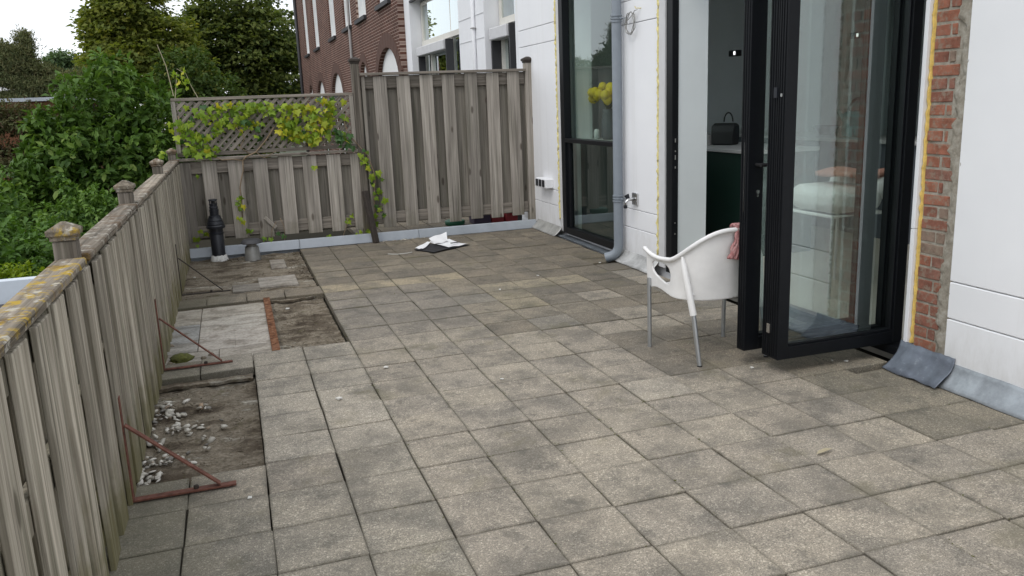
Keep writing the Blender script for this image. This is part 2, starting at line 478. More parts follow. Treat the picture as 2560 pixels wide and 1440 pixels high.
    m['leaf_dark'] = leaf_mat('dark_beech_leaf', [(0.0, (0.055, 0.085, 0.027)), (0.6, (0.115, 0.155, 0.046)), (1.0, (0.18, 0.21, 0.056))], 0.6, 0.42, 0.2)
    m['leaf_pine'] = leaf_mat('pine_needle', [(0.0, (0.075, 0.10, 0.048)), (0.6, (0.13, 0.15, 0.066)), (1.0, (0.18, 0.16, 0.08))], 0.7, 0.25, 0.2)
    m['leaf_far'] = leaf_mat('pale_far_leaf', [(0.0, (0.06, 0.11, 0.05)), (1.0, (0.14, 0.20, 0.10))], 0.6, 0.3, 0.2)
    m['leaf_low'] = leaf_mat('bright_low_leaf', [(0.0, (0.045, 0.10, 0.018)), (0.6, (0.085, 0.17, 0.03)), (1.0, (0.15, 0.25, 0.05))], 0.55, 0.3, 0.3)
    m['leaf_lime'] = leaf_mat('lime_leaf', [(0.0, (0.12, 0.19, 0.012)), (0.6, (0.20, 0.27, 0.016)), (1.0, (0.32, 0.33, 0.03))], 0.6, 0.35, 0.25)
    m['leaf_brown'] = leaf_mat('rusty_shrub_leaf', [(0.0, (0.09, 0.06, 0.035)), (0.5, (0.12, 0.095, 0.05)), (1.0, (0.09, 0.115, 0.045))], 0.7, 0.2, 0.2)
    m['ivy_green'] = leaf_mat('ivy_green_leaf', [(0.0, (0.105, 0.185, 0.017)), (0.6, (0.20, 0.31, 0.026)), (1.0, (0.32, 0.41, 0.04))], 0.5, 0.38, 0.3)
    m['ivy_yellow'] = leaf_mat('ivy_yellow_leaf', [(0.0, (0.19, 0.27, 0.02)), (0.6, (0.33, 0.37, 0.025)), (1.0, (0.52, 0.46, 0.035))], 0.5, 0.35, 0.35)
    m['ivy_dark'] = leaf_mat('ivy_dark_leaf', [(0.0, (0.025, 0.075, 0.015)), (1.0, (0.06, 0.14, 0.03))], 0.45, 0.25, 0.4)
build_materials()

# ------------------------------------------------------------------ object helpers
def tag(o, label=None, cat=None, group=None, kind=None):
    if label: o['label'] = label
    if cat: o['category'] = cat
    if group: o['group'] = group
    if kind: o['kind'] = kind
    return o

def empty(name, loc=(0, 0, 0), rz=0.0, label=None, cat=None, group=None, kind=None):
    o = bpy.data.objects.new(name, None)
    COL.objects.link(o)
    o.location = loc
    o.rotation_euler = (0, 0, rz)
    o.empty_display_size = 0.1
    return tag(o, label, cat, group, kind)

def origin(parent):
    v = Vector((0, 0, 0))
    while parent is not None:
        v = v + Vector(parent.location)
        parent = parent.parent
    return v

def link(name, mesh, parent=None, loc=(0, 0, 0), rot=(0, 0, 0), scale=(1, 1, 1), color=None, local=False):
    """loc in world unless local; parents carry no rotation except the facade, which is used with local=True"""
    o = bpy.data.objects.new(name, mesh)
    COL.objects.link(o)
    o.parent = parent
    l = Vector(loc)
    if parent is not None and not local:
        l = l - origin(parent)
    o.location = l
    o.rotation_euler = rot
    o.scale = scale
    if color is not None:
        o.color = (*color, 1)
    return o

class MB:
    def __init__(s):
        s.v = []; s.f = []
    def add(s, vs, fs):
        b = len(s.v)
        s.v += [tuple(v) for v in vs]
        s.f += [tuple(b + i for i in f) for f in fs]
        return s
    def box(s, x0, x1, y0, y1, z0, z1):
        return s.add([(x0, y0, z0), (x1, y0, z0), (x1, y1, z0), (x0, y1, z0), (x0, y0, z1), (x1, y0, z1), (x1, y1, z1), (x0, y1, z1)],
                     [(0, 3, 2, 1), (4, 5, 6, 7), (0, 1, 5, 4), (1, 2, 6, 5), (2, 3, 7, 6), (3, 0, 4, 7)])
    def bar(s, a, b, w, h, up=(0, 0, 1)):
        a = Vector(a); b = Vector(b); d = (b - a).normalized()
        u = Vector(up); sd = d.cross(u)
        if sd.length < 1e-4:
            sd = d.cross(Vector((1, 0, 0)))
        sd.normalize(); u = sd.cross(d)
        vs = []
        for p in (a, b):
            for i, j in ((-1, -1), (1, -1), (1, 1), (-1, 1)):
                vs.append(p + sd * (w / 2 * i) + u * (h / 2 * j))
        return s.add(vs, [(0, 1, 2, 3), (7, 6, 5, 4), (0, 4, 5, 1), (1, 5, 6, 2), (2, 6, 7, 3), (3, 7, 4, 0)])
    def tube(s, pts, rad, n=10, cap=True, closed=False):
        pts = [Vector(p) for p in pts]
        if not isinstance(rad, (list, tuple)):
            rad = [rad] * len(pts)
        vs = []; fs = []; prev = None
        m = len(pts)
        for i, p in enumerate(pts):
            if closed:
                d = pts[(i + 1) % m] - pts[i - 1]
            else:
                d = pts[min(i + 1, m - 1)] - pts[max(i - 1, 0)]
            d.normalize()
            if prev is None:
                a = d.cross(Vector((0, 0, 1)))
                if a.length < 1e-3:
                    a = d.cross(Vector((1, 0, 0)))
            else:
                a = prev - d * prev.dot(d)
            a.normalize(); prev = a
            b = d.cross(a)
            for k in range(n):
                t = 2 * math.pi * k / n
                vs.append(p + (a * math.cos(t) + b * math.sin(t)) * rad[i])
        for i in range(m if closed else m - 1):
            j = (i + 1) % m
            for k in range(n):
                l = (k + 1) % n
                fs.append((i * n + k, i * n + l, j * n + l, j * n + k))
        if cap and not closed:
            fs.append(tuple(reversed(range(n))))
            fs.append(tuple((m - 1) * n + k for k in range(n)))
        return s.add(vs, fs)
    def lathe(s, prof, c=(0, 0, 0), n=24):
        c = Vector(c); vs = []; fs = []
        for r, z in prof:
            for k in range(n):
                t = 2 * math.pi * k / n
                vs.append((c.x + r * math.cos(t), c.y + r * math.sin(t), c.z + z))
        for i in range(len(prof) - 1):
            for k in range(n):
                l = (k + 1) % n
                fs.append((i * n + k, i * n + l, (i + 1) * n + l, (i + 1) * n + k))
        fs.append(tuple(reversed(range(n))))
        fs.append(tuple((len(prof) - 1) * n + k for k in range(n)))
        return s.add(vs, fs)
    def prism(s, poly, x0, x1):
        """poly of (y, z), extruded along x"""
        n = len(poly)
        vs = [(x0, y, z) for y, z in poly] + [(x1, y, z) for y, z in poly]
        fs = [tuple(range(n)), tuple(reversed(range(n, 2 * n)))]
        for i in range(n):
            j = (i + 1) % n
            fs.append((i, i + n, j + n, j))
        return s.add(vs, fs)
    def mesh(s, name, mat, off=(0, 0, 0), smooth=False):
        me = bpy.data.meshes.new(name)
        off = Vector(off)
        me.from_pydata([tuple(Vector(v) - off) for v in s.v], [], s.f)
        me.materials.append(mat)
        if smooth:
            me.polygons.foreach_set('use_smooth', [True] * len(me.polygons))
        me.update()
        return me
    def build(s, name, mat, parent=None, local=False, smooth=False, bevel=0.0, color=None, auto=None):
        off = Vector((0, 0, 0))
        if parent is not None and not local:
            off = origin(parent)
        me = s.mesh(name, mat, off, smooth)
        bm = bmesh.new(); bm.from_mesh(me)
        bmesh.ops.recalc_face_normals(bm, faces=bm.faces)
        if bevel:
            bmesh.ops.bevel(bm, geom=list(bm.edges), offset=bevel, segments=1, affect='EDGES', clamp_overlap=True)
        bm.to_mesh(me); bm.free()
        o = bpy.data.objects.new(name, me)
        COL.objects.link(o)
        o.parent = parent
        if color is not None:
            o.color = (*color, 1)
        if smooth and auto:
            me.polygons.foreach_set('use_smooth', [True] * len(me.polygons))
            try:
                me.set_sharp_from_angle(angle=R(auto))
            except Exception:
                pass
        return o

_cache = {}
def block_mesh(sx, sy, sz, b, mat, base=False, rough=0.0, seed=0):
    """bevelled block, centred in x,y; centred in z, or standing on z=0 with base"""
    key = (round(sx, 3), round(sy, 3), round(sz, 3), round(b, 4), mat.name, base, rough, seed)
    if key in _cache:
        return _cache[key]
    bm = bmesh.new()
    bmesh.ops.create_cube(bm, size=1.0)
    for v in bm.verts:
        v.co.x *= sx; v.co.y *= sy; v.co.z *= sz
        if base:
            v.co.z += sz / 2
    if rough:
        rr = random.Random(seed)
        for v in bm.verts:
            v.co += Vector((rr.uniform(-1, 1), rr.uniform(-1, 1), rr.uniform(-1, 1))) * rough
    if b:
        bmesh.ops.bevel(bm, geom=list(bm.edges), offset=b, segments=1, affect='EDGES', clamp_overlap=True)
    me = bpy.data.meshes.new('block')
    bm.to_mesh(me); bm.free()
    me.materials.append(mat)
    _cache[key] = me
    return me

def sheet(name, mat, x0, x1, y0, y1, z, parent=None, nx=1, ny=1, fn=None, color=None):
    vs = []; fs = []
    for j in range(ny + 1):
        for i in range(nx + 1):
            x = x0 + (x1 - x0) * i / nx; y = y0 + (y1 - y0) * j / ny
            vs.append((x, y, z + (fn(x, y) if fn else 0)))
    for j in range(ny):
        for i in range(nx):
            a = j * (nx + 1) + i
            fs.append((a, a + 1, a + nx + 2, a + nx + 1))
    return MB().add(vs, fs).build(name, mat, parent, smooth=fn is not None, color=color)

# ------------------------------------------------------------------ ground and terrace
def rough_fn(amp, sc, seed):
    return lambda x, y: amp * (mnoise.fractal(Vector((x * sc, y * sc, seed)), 1.0, 2.0, 4))

ground = sheet('ground', MAT['lawn'], -150, 150, -60, 250, -2.8)
tag(ground, 'dark green garden ground far below the terrace', kind='structure')

terrace = empty('terrace_floor', (0, 0, 0), kind='structure')
tag(terrace, 'paved roof terrace of square grey brown concrete tiles')
MB().box(-0.46, 9.0, -7.0, 5.60, -0.40, -0.062).build('roof_slab', MAT['joint'], terrace)

GX = [0.005 + 0.2975 * i for i in range(13)]
GX = [-0.29] + GX
GY = [-1.8, -1.5, -1.2, -0.9, -0.6, -0.3, 0.0, 0.285, 0.57, 0.86, 1.15, 1.43, 1.73, 2.02, 2.33, 2.63, 2.93, 3.24, 3.54, 3.84, 4.14, 4.44, 4.74, 5.04, 5.34, 5.56]

def in_bed(x, y):
    if x < 0.29 and 0.02 < y < 1.30: return True
    if x < 0.44 and 1.62 < y < 3.20: return True
    if 0.44 <= x < 0.875 and 1.75 < y < 3.24: return True
    if x < 0.875 and 3.56 < y < 5.56: return True
    return False

TONES = [(0.378, 0.330, 0.262), (0.358, 0.313, 0.252), (0.40, 0.350, 0.276), (0.333, 0.294, 0.24)]
YEL = [(0.33, 0.28, 0.19), (0.37, 0.315, 0.215)]
DRK = [(0.20, 0.185, 0.155), (0.235, 0.215, 0.18)]
BRN = [(0.215, 0.182, 0.137), (0.25, 0.212, 0.16), (0.19, 0.164, 0.128), (0.27, 0.232, 0.175)]
SPECIAL = {}
def tone_at(x, y, rng):
    if 3.2 < y < 3.55 and 0.9 < x < 2.0: return (0.43, 0.36, 0.245)
    if 2.6 < y < 2.95 and 2.0 < x < 2.95: return rng.choice(YEL)
    if 2.33 < y < 2.9 and 2.95 < x < 3.2 : return (0.125, 0.108, 0.085)
    if 3.2 < y < 3.9 and x > 3.2: return (0.17, 0.145, 0.10)
    if 1.75 < y < 3.2 and 0.9 < x < 1.8: return rng.choice([(0.25, 0.222, 0.186), (0.235, 0.21, 0.178), (0.275, 0.243, 0.20)])
    if x > 2.9 and 0.3 > y > -1.0: return rng.choice([(0.25, 0.22, 0.165), (0.21, 0.187, 0.14), (0.31, 0.275, 0.21)])
    if 0.3 < y < 1.2 and x > 2.3: return rng.choice(BRN)
    if y > 2.9: return rng.choice(BRN)
    if y > 1.4 and x > 1.8: return rng.choice(BRN + YEL[:1] + DRK[1:] + TONES[:1])
    if y < -0.15 and x < 0.9: return rng.choice([(0.32, 0.29, 0.235), (0.29, 0.265, 0.215), (0.345, 0.31, 0.25)])
    if 0.0 < y < 1.6 and x < 0.95: return rng.choice([(0.40, 0.36, 0.295), (0.425, 0.38, 0.31)])
    if x > 2.0 and y < 0.3: return rng.choice(TONES + [(0.42, 0.375, 0.305)])
    return rng.choice(TONES)

def calm(c, x, y):
    m_ = (0.245, 0.21, 0.162) if y > 2.9 else ((0.30, 0.265, 0.212) if y > 0.9 else (0.368, 0.325, 0.262))
    return tuple((0.66 * a + 0.34 * b) * k for a, b, k in zip(c, m_, (0.93, 0.935, 0.95)))
rt = random.Random(11)
hidden = MB()
colshift = {i: rt.uniform(-0.010, 0.010) for i in range(20)}
for i in range(len(GX) - 1):
    for j in range(len(GY) - 1):
        x0, x1 = GX[i], GX[i + 1]
        y0, y1 = GY[j] + colshift[i], GY[j + 1] + colshift[i]
        if i == len(GX) - 2:
            x1 = 3.555
        cx, cy = (x0 + x1) / 2, (y0 + y1) / 2
        if in_bed(cx, cy):
            continue
        if x0 < -0.1 and y0 > 3.1:                     # ledge stones along the fence are narrower
            pass
        if i == len(GX) - 2 and abs(cy - 3.39) < 0.05: y0 += 0.085; cy = (y0 + y1) / 2
        if i == len(GX) - 2 and abs(cy + 0.15) < 0.05: y1 -= 0.07; cy = (y0 + y1) / 2
        gap = rt.uniform(0.003, 0.0075)
        sx, sy = x1 - x0 - gap, y1 - y0 - rt.uniform(0.002, 0.006)
        top = rt.uniform(-0.003, 0.003)
        if not any(in_frame((px, py, 0), 10) for px in (x0, x1) for py in (y0, y1)):
            hidden.box(cx - sx / 2, cx + sx / 2, cy - sy / 2, cy + sy / 2, -0.05, 0.0)
            continue
        me = block_mesh(round(sx * 500) / 500, round(sy * 500) / 500, 0.05, 0.003, MAT['paver'], rough=0.0022, seed=rt.randint(0, 4))
        link('paving_tile', me, terrace, (cx, cy, top - 0.025),
             (R(rt.uniform(-0.35, 0.35)), R(rt.uniform(-0.35, 0.35)), R(rt.uniform(-0.45, 0.45))), color=calm(tone_at(cx, cy, rt), cx, cy))
for i in range(len(GX) - 1):
    for j in range(8):
        y = -1.8 - 0.3 * (j + 1)
        hidden.box(GX[i] + 0.003, GX[i + 1] - 0.003, y + 0.003, y + 0.297, -0.05, 0.0)
hd = hidden.build('paving_tiles', MAT['paver'], terrace, color=(0.38, 0.345, 0.29))
hd['kind'] = 'stuff'

# bare beds where tiles were lifted
bed = sheet('bare_bed_soil', MAT['dirt'], -0.30, 0.30, 0.0, 1.34, -0.045, None, 60, 120, rough_fn(0.016, 9.0, 2.0))
tag(bed, 'bare brown soil bed nearest the camera beside the left fence', kind='structure')
bed = sheet('bare_bed_soil', MAT['dirt'], 0.43, 0.885, 1.70, 3.27, -0.045, None, 50, 130, rough_fn(0.018, 8.0, 5.0))
tag(bed, 'bare soil strip between the rusty strip and the tile edge', kind='structure')
bed = sheet('bare_bed_soil', MAT['dirt'], -0.30, 0.885, 3.50, 5.58, -0.030, None, 90, 130, rough_fn(0.012, 6.0, 8.0))
tag(bed, 'muddy bare bed in the far left corner by the black flue', kind='structure')
bed = sheet('bare_bed_soil', MAT['smeared'], -0.30, 0.45, 1.58, 3.27, -0.030, None, 30, 60, rough_fn(0.006, 9.0, 4.0), color=(0.26, 0.24, 0.205))
tag(bed, 'thin dirt around the cement smeared tiles', kind='structure')
# cement smeared tiles
for x0, x1, y0, y1, c in ((-0.22, -0.03, 2.22, 2.70, (0.33, 0.335, 0.33)), (-0.022, 0.43, 2.46, 2.86, (0.47, 0.445, 0.40)), (-0.022, 0.20, 1.98, 2.45, (0.47, 0.44, 0.40)),
                           (0.202, 0.43, 1.98, 2.45, (0.46, 0.43, 0.39)), (-0.22, 0.10, 1.64, 1.97, (0.37, 0.35, 0.315)), (0.108, 0.43, 1.62, 1.97, (0.41, 0.38, 0.335)),
                           (-0.22, -0.03, 1.98, 2.212, (0.38, 0.37, 0.345)), (-0.22, -0.03, 2.71, 3.19, (0.38, 0.355, 0.31)), (-0.022, 0.43, 2.87, 3.2, (0.43, 0.40, 0.35)),
                           (0.56, 0.70, 4.65, 5.1, (0.30, 0.28, 0.25)), (0.42, 0.74, 3.78, 4.22, (0.34, 0.32, 0.29)), (0.20, 0.42, 3.72, 4.0, (0.24, 0.225, 0.20))):
    me = block_mesh(x1 - x0, y1 - y0, 0.03, 0.003, MAT['smeared'])
    link('smeared_tile', me, terrace, ((x0 + x1) / 2, (y0 + y1) / 2, -0.027 + rt.uniform(-0.0015, 0.0015)), (R(rt.uniform(-.25, .25)), R(rt.uniform(-.25, .25)), R(rt.uniform(-.4, .4))), (1.012, 1.012, 1), color=c)
# ragged mortar lips under the two raised tile rows
def lip(name, x0, x1, y, seed):
    n = 46; vs = []; fs = []
    for i in range(n + 1):
        x = x0 + (x1 - x0) * i / n
        d = 0.020 + 0.035 * abs(mnoise.fractal(Vector((x * 7, seed, 0)), 1, 2, 4)) + (0.02 if mnoise.noise(Vector((x * 4, seed, 3))) > 0.15 else 0)
        z = -0.014 + 0.008 * mnoise.noise(Vector((x * 13, seed, 1)))
        vs += [(x, y + 0.03, z), (x, y - d, z - 0.004), (x, y - d + 0.006, z - 0.022), (x, y + 0.03, z - 0.03)]
    for i in range(n):
        a = i * 4
        for k in range(4):
            l = (k + 1) % 4
            fs.append((a + k, a + l, a + 4 + l, a + 4 + k))
    return MB().add(vs, fs).build(name, MAT['dirt'], terrace)
lip('mortar_lip', -0.26, 0.29, 1.325, 3.0)
lip('mortar_lip', -0.28, 0.88, 3.262, 9.0)

# ------------------------------------------------------------------ the white facade (local frame: x out of the wall plane into the house, y along it)
FA = empty('house_facade', (3.56, 0, 0), -0.0125, 'white panelled house wall with a bare brick strip beside the open door', 'house')
def FB(name, mat, x0, x1, y0, y1, z0, z1, bevel=0.0, parent=None, **k):
    return MB().box(x0, x1, y0, y1, z0, z1).build(name, MAT[mat], parent or FA, local=True, bevel=bevel, **k)
TOP = 3.2
def panels(y0, y1, cuts):
    for a, b in zip(cuts[:-1], cuts[1:]):
        FB('panel', 'panel', 0.0, 0.05, y0, y1, a + 0.0025, b - 0.0025, bevel=0.004)
panels(-6.5, -0.362, [0.055, 0.331, 0.516, 2.04, 2.23, TOP])
panels(2.655, 3.36, [0.055, 0.318, 0.484, 2.046, 2.235, TOP])
panels(4.905, 6.12, [0.055, 0.315, 0.482, 2.05, 2.235, TOP])
# solid wall behind
FB('wall_core', 'house_white', 0.0505, 0.315, -6.5, -0.10, -0.06, TOP)
FB('wall_core', 'house_white', 0.0505, 0.315, 2.501, 3.36, -0.06, TOP)
FB('wall_core', 'house_white', 0.0505, 0.315, 4.80, 6.12, -0.06, TOP)
FB('wall_core', 'house_white', 0.0505, 0.315, -0.10, 2.46, 2.52, TOP)
FB('wall_core', 'house_white', 0.0505, 0.315, 3.36, 4.80, 2.62, TOP)
FB('wall_core', 'house_white', 0.0505, 0.315, 3.36, 4.80, -0.06, 0.045)
# plastered reveals inside
FB('reveal', 'plaster', 0.072, 0.330, 2.452, 2.50, 0.05, 2.5)
FB('reveal', 'plaster', 0.14, 0.325, 4.73, 4.795, 0.05, 2.6)
# bare brick strip
FB('mortar_bed', 'mortar', 0.026, 0.0495, -0.358, -0.125, 0.10, TOP)
rb = random.Random(5)
z = 0.125; k = 0
BR = [(0.30, 0.125, 0.085), (0.26, 0.112, 0.080), (0.33, 0.135, 0.088), (0.25, 0.12, 0.09)]
while z < 2.6:
    top = z + 0.050
    ye = -0.290 + rb.uniform(-0.022, 0.022)
    if k % 2 == 0:
        spans = [(-0.140, ye)]
    else:
        ym = -0.222 + rb.uniform(-0.012, 0.012)
        spans = [(-0.140, ym), (ym - 0.013, ye + rb.uniform(0, 0.02))]
    for a, b in spans:
        c = rb.choice(BR)
        if rb.random() < 0.16:
            c = (0.25, 0.18, 0.14)
        me = block_mesh(0.026, round(a - b, 2), 0.050, 0.0025, MAT['brick'], rough=0.0018, seed=rb.randint(0, 5))
        link('brick', me, FA, (0.034 + rb.uniform(-0.003, 0.003), (a + b) / 2, z + 0.025), (R(rb.uniform(-1, 1)), 0, 0), color=c, local=True)
    z += 0.0622; k += 1
# smeared mortar over the outer side of the bricks
def smear():
    vs = []; fs = []; nz = 300; ny = 8
    for j in range(nz + 1):
        zz = 0.10 + (2.62 - 0.10) * j / nz
        edge = -0.292 - 0.016 * math.sin(zz * 9) + 0.05 * mnoise.fractal(Vector((0, zz * 11, 4)), 0.9, 2, 4)
        if zz < 0.55: edge += 0.03 * (0.55 - zz) / 0.45
        out = -0.372 + 0.012 * mnoise.fractal(Vector((5, zz * 18, 4)), 0.8, 2, 4)
        for i in range(ny + 1):
            t = i / ny
            y = edge + (out - edge) * t
            x = 0.0235 - 0.010 * math.sin(min(1.0, t * 2.5) * math.pi / 2) - 0.004 * mnoise.fractal(Vector((y * 40, zz * 40, 0)), 1, 2, 3)
            if i == 0: x = 0.034
            vs.append((x, y, zz))
    for j in range(nz):
        for i in range(ny):
            a = j * (ny + 1) + i
            fs.append((a, a + 1, a + ny + 2, a + ny + 1))
    o = MB().add(vs, fs).build('mortar_smear', MAT['mortar'], FA, local=True, smooth=True)
smear()
# torn edge of the panel beside the bricks
def ragged(name, mat, x, y, z0, z1, w, amp, seed, nz=220, depth=0.02):
    vs = []; fs = []
    for j in range(nz + 1):
        zz = z0 + (z1 - z0) * j / nz
        n1 = mnoise.fractal(Vector((seed, zz * 16, 0)), 0.8, 2, 4)
        n2 = mnoise.fractal(Vector((seed + 7, zz * 22, 0)), 0.8, 2, 4)
        a = y - w / 2 + amp * n1; b = y + w / 2 + amp * n2
        if b - a < 0.004: b = a + 0.004
        d = depth * (0.75 + 0.5 * mnoise.noise(Vector((seed, zz * 30, 3))))
        vs += [(x + 0.015, a, zz), (x - d * 0.7, a + (b - a) * 0.2, zz), (x - d, (a + b) / 2, zz), (x - d * 0.7, b - (b - a) * 0.2, zz), (x + 0.015, b, zz)]
    for j in range(nz):
        for i in range(4):
            a = j * 5 + i
            fs.append((a, a + 1, a + 6, a + 5))
    return MB().add(vs, fs).build(name, MAT[mat], FA, local=True, smooth=True)
ragged('foam_bead', 'foam', 0.024, -0.132, 0.14, 2.7, 0.015, 0.006, 1.0, depth=0.022)
ragged('panel_edge', 'mortar', 0.012, -0.366, 0.16, 2.7, 0.012, 0.016, 4.0, depth=0.014)
ragged('foam_bead', 'pale_foam', 0.010, 2.651, 0.10, 2.7, 0.030, 0.026, 11.0, depth=0.026)
ragged('foam_bead', 'pale_foam', 0.010, 4.900, 0.18, 2.7, 0.034, 0.030, 17.0, depth=0.028)
# trims around the openings
FB('reveal_trim', 'house_white', -0.008, 0.05, -0.124, -0.099, 0.05, 0.74, bevel=0.002)
FB('reveal_trim', 'house_white', -0.008, 0.05, -0.124, -0.099, 0.743, TOP, bevel=0.002)
FB('reveal_trim', 'trim', 0.000, 0.05, 2.540, 2.640, 0.06, TOP, bevel=0.002)
FB('reveal_trim', 'trim', 0.000, 0.05, 4.765, 4.885, 0.06, TOP, bevel=0.002)
# lead flashings
def flashing(name, y0, y1, ztop, xout, col, seed, amp=0.004, ny=40, zbot=0.004, curve=0.0):
    vs = []; fs = []; nx = 6
    for j in range(ny + 1):
        y = y0 + (y1 - y0) * j / ny
        for i in range(nx + 1):
            t = i / nx
            x = -0.004 - (xout) * (t ** 1.5)
            zz = ztop + (zbot - ztop) * (t ** (1 - curve)) + amp * mnoise.fractal(Vector((y * 9, t * 2, seed)), 1, 2, 3)
            x -= amp * mnoise.noise(Vector((y * 7, t, seed + 4)))
            vs.append((x, y, max(zz, 0.004)))
    for j in range(ny):
        for i in range(nx):
            a = j * (nx + 1) + i
            fs.append((a, a + 1, a + nx + 2, a + nx + 1))
    o = MB().add(vs, fs).build(name, MAT['lead'], FA, local=True, smooth=True, color=col)
    md = o.modifiers.new('thick', 'SOLIDIFY'); md.thickness = 0.004; md.offset = 1
    return o
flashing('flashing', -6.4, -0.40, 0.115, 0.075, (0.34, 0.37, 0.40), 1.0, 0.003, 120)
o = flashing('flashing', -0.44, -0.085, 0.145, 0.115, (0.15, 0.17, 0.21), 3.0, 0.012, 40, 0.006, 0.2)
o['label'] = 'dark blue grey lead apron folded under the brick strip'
flashing('flashing', 2.63, 3.30, 0.10, 0.10, (0.50, 0.50, 0.49), 6.0, 0.005, 30)
flashing('flashing', 4.84, 5.60, 0.10, 0.09, (0.42, 0.42, 0.40), 8.0, 0.005, 30)
FB('sill_strip', 'lead', -0.05, 0.06, 3.30, 4.84, 0.004, 0.016, color=(0.16, 0.18, 0.20))

# ------------------------------------------------------------------ folding door, three leaves folded out at the right side
DOOR = empty('folding_door', (3.65, 1.15, 0), 0, 'black framed glass folding door standing open, leaves stacked at right', 'door')
def leaf_frame(name, p0, ang, L, th, z0, z1, stile, rail, parent):
    """p0: nearest outer corner (x,y); runs along ang; thickness to +normal. Returns a function mapping (along, across, z)"""
    d = Vector((math.cos(ang), math.sin(ang), 0)); n = Vector((-d.y, d.x, 0)); o = Vector((p0[0], p0[1], 0))
    def P(a, c, z): return o + d * a + n * c + Vector((0, 0, z))
    mb = MB()
    def bx(a0, a1, c0, c1, z0_, z1_):
        vs = [P(a0, c0, z0_), P(a1, c0, z0_), P(a1, c1, z0_), P(a0, c1, z0_), P(a0, c0, z1_), P(a1, c0, z1_), P(a1, c1, z1_), P(a0, c1, z1_)]
        mb.add(vs, [(0, 3, 2, 1), (4, 5, 6, 7), (0, 1, 5, 4), (1, 2, 6, 5), (2, 3, 7, 6), (3, 0, 4, 7)])
    bx(0, stile, 0, th, z0, z1)
    bx(L - stile, L, 0, th, z0, z1)
    bx(stile + 0.0005, L - stile - 0.0005, 0.001, th - 0.001, z0, z0 + rail)
    bx(stile + 0.0005, L - stile - 0.0005, 0.001, th - 0.001, z1 - rail, z1)
    # glazing bead, stepped back
    for a0, a1, zz0, zz1 in ((stile, stile + 0.012, z0 + rail, z1 - rail), (L - stile - 0.012, L - stile, z0 + rail, z1 - rail)):
        bx(a0 + 0.0006, a1 - 0.0006, 0.012, th - 0.012, zz0 + 0.0006, zz1 - 0.0006)
    bx(stile + 0.013, L - stile - 0.013, 0.012, th - 0.012, z0 + rail + 0.0006, z0 + rail + 0.014)
    # edge groove strips (gaskets) on the outer edge
    for c in (0.016, 0.036, 0.054):
        if c < th - 0.008:
            bx(-0.005, -0.0005, c - 0.004, c + 0.004, z0 + 0.01, z1 - 0.01)
    fr = mb.build(name, MAT['black'], parent, bevel=0.0015)
    def sub(nm, mat, a0, a1, c0, c1, zz0, zz1, bevel=0.0):
        m2 = MB()
        vs = [P(a0, c0, zz0), P(a1, c0, zz0), P(a1, c1, zz0), P(a0, c1, zz0), P(a0, c0, zz1), P(a1, c0, zz1), P(a1, c1, zz1), P(a0, c1, zz1)]
        m2.add([v - Vector(parent.location) for v in vs], [(0, 3, 2, 1), (4, 5, 6, 7), (0, 1, 5, 4), (1, 2, 6, 5), (2, 3, 7, 6), (3, 0, 4, 7)])
        ob = m2.build(nm, MAT[mat], None, bevel=bevel)
        ob.parent = fr
        return ob
    # one sheet of glass
    g = MB().add([P(stile + 0.004, th * 0.42, z0 + rail + 0.004) - Vector(parent.location), P(L - stile - 0.004, th * 0.42, z0 + rail + 0.004) - Vector(parent.location),
                  P(L - stile - 0.004, th * 0.42, z1 - rail - 0.004) - Vector(parent.location), P(stile + 0.004, th * 0.42, z1 - rail - 0.004) - Vector(parent.location)], [(0, 1, 2, 3)])
    gp = g.build('glass_pane', MAT['door_glass'])
    gp.parent = fr
    return fr, P, sub
A1 = R(-0.3)
n1 = Vector((-math.sin(A1), math.cos(A1), 0))
l1, P1, sub1 = leaf_frame('door_leaf', (2.881, 0.049), A1, 0.80, 0.066, 0.085, 2.46, 0.062, 0.066, DOOR)
q = Vector((2.881, 0.049, 0)) + n1 * 0.072
l2, P2, sub2 = leaf_frame('door_leaf', (q.x, q.y), A1, 0.80, 0.066, 0.085, 2.46, 0.062, 0.066, DOOR)
l3, P3, sub3 = leaf_frame('door_leaf', (2.822, 0.262), R(1.5), 0.85, 0.066, 0.085, 2.46, 0.092, 0.070, DOOR)
l3['label'] = 'door leaf with lever handle and lock'
# hinges on the folded pair
for z in (0.22, 1.42, 2.2):
    sub1('hinge', 'steel' if z < 1 else 'darkplastic', -0.012, 0.0, 0.058, 0.084, z, z + 0.05)
sub1('keeper', 'steel', -0.008, -0.003, 0.020, 0.034, 1.425, 1.44)
# lever handle, cylinder lock, edge strip on the lock leaf
mbh = MB()
pl = Vector(DOOR.location)
mbh.tube([P3(0.050, 0.0, 1.085) - pl, P3(0.050, -0.045, 1.085) - pl], 0.009, 10)
mbh.tube([P3(0.042, -0.045, 1.085) - pl, P3(0.155, -0.048, 1.085) - pl], 0.010, 10)
h = mbh.build('lever_handle', MAT['rubber']); h.parent = l3
mbh = MB()
mbh.tube([P3(0.060, 0.004, 0.945) - pl, P3(0.060, -0.006, 0.945) - pl], 0.010, 14)
mbh.bar(P3(0.060, 0.0, 0.945) - pl, P3(0.060, 0.0, 0.918) - pl, 0.010, 0.010, up=(0, 1, 0))
h = mbh.build('lock_cylinder', MAT['steel']); h.parent = l3
sub3('lock_strip', 'steel', -0.0035, -0.0005, 0.030, 0.040, 0.84, 1.20)
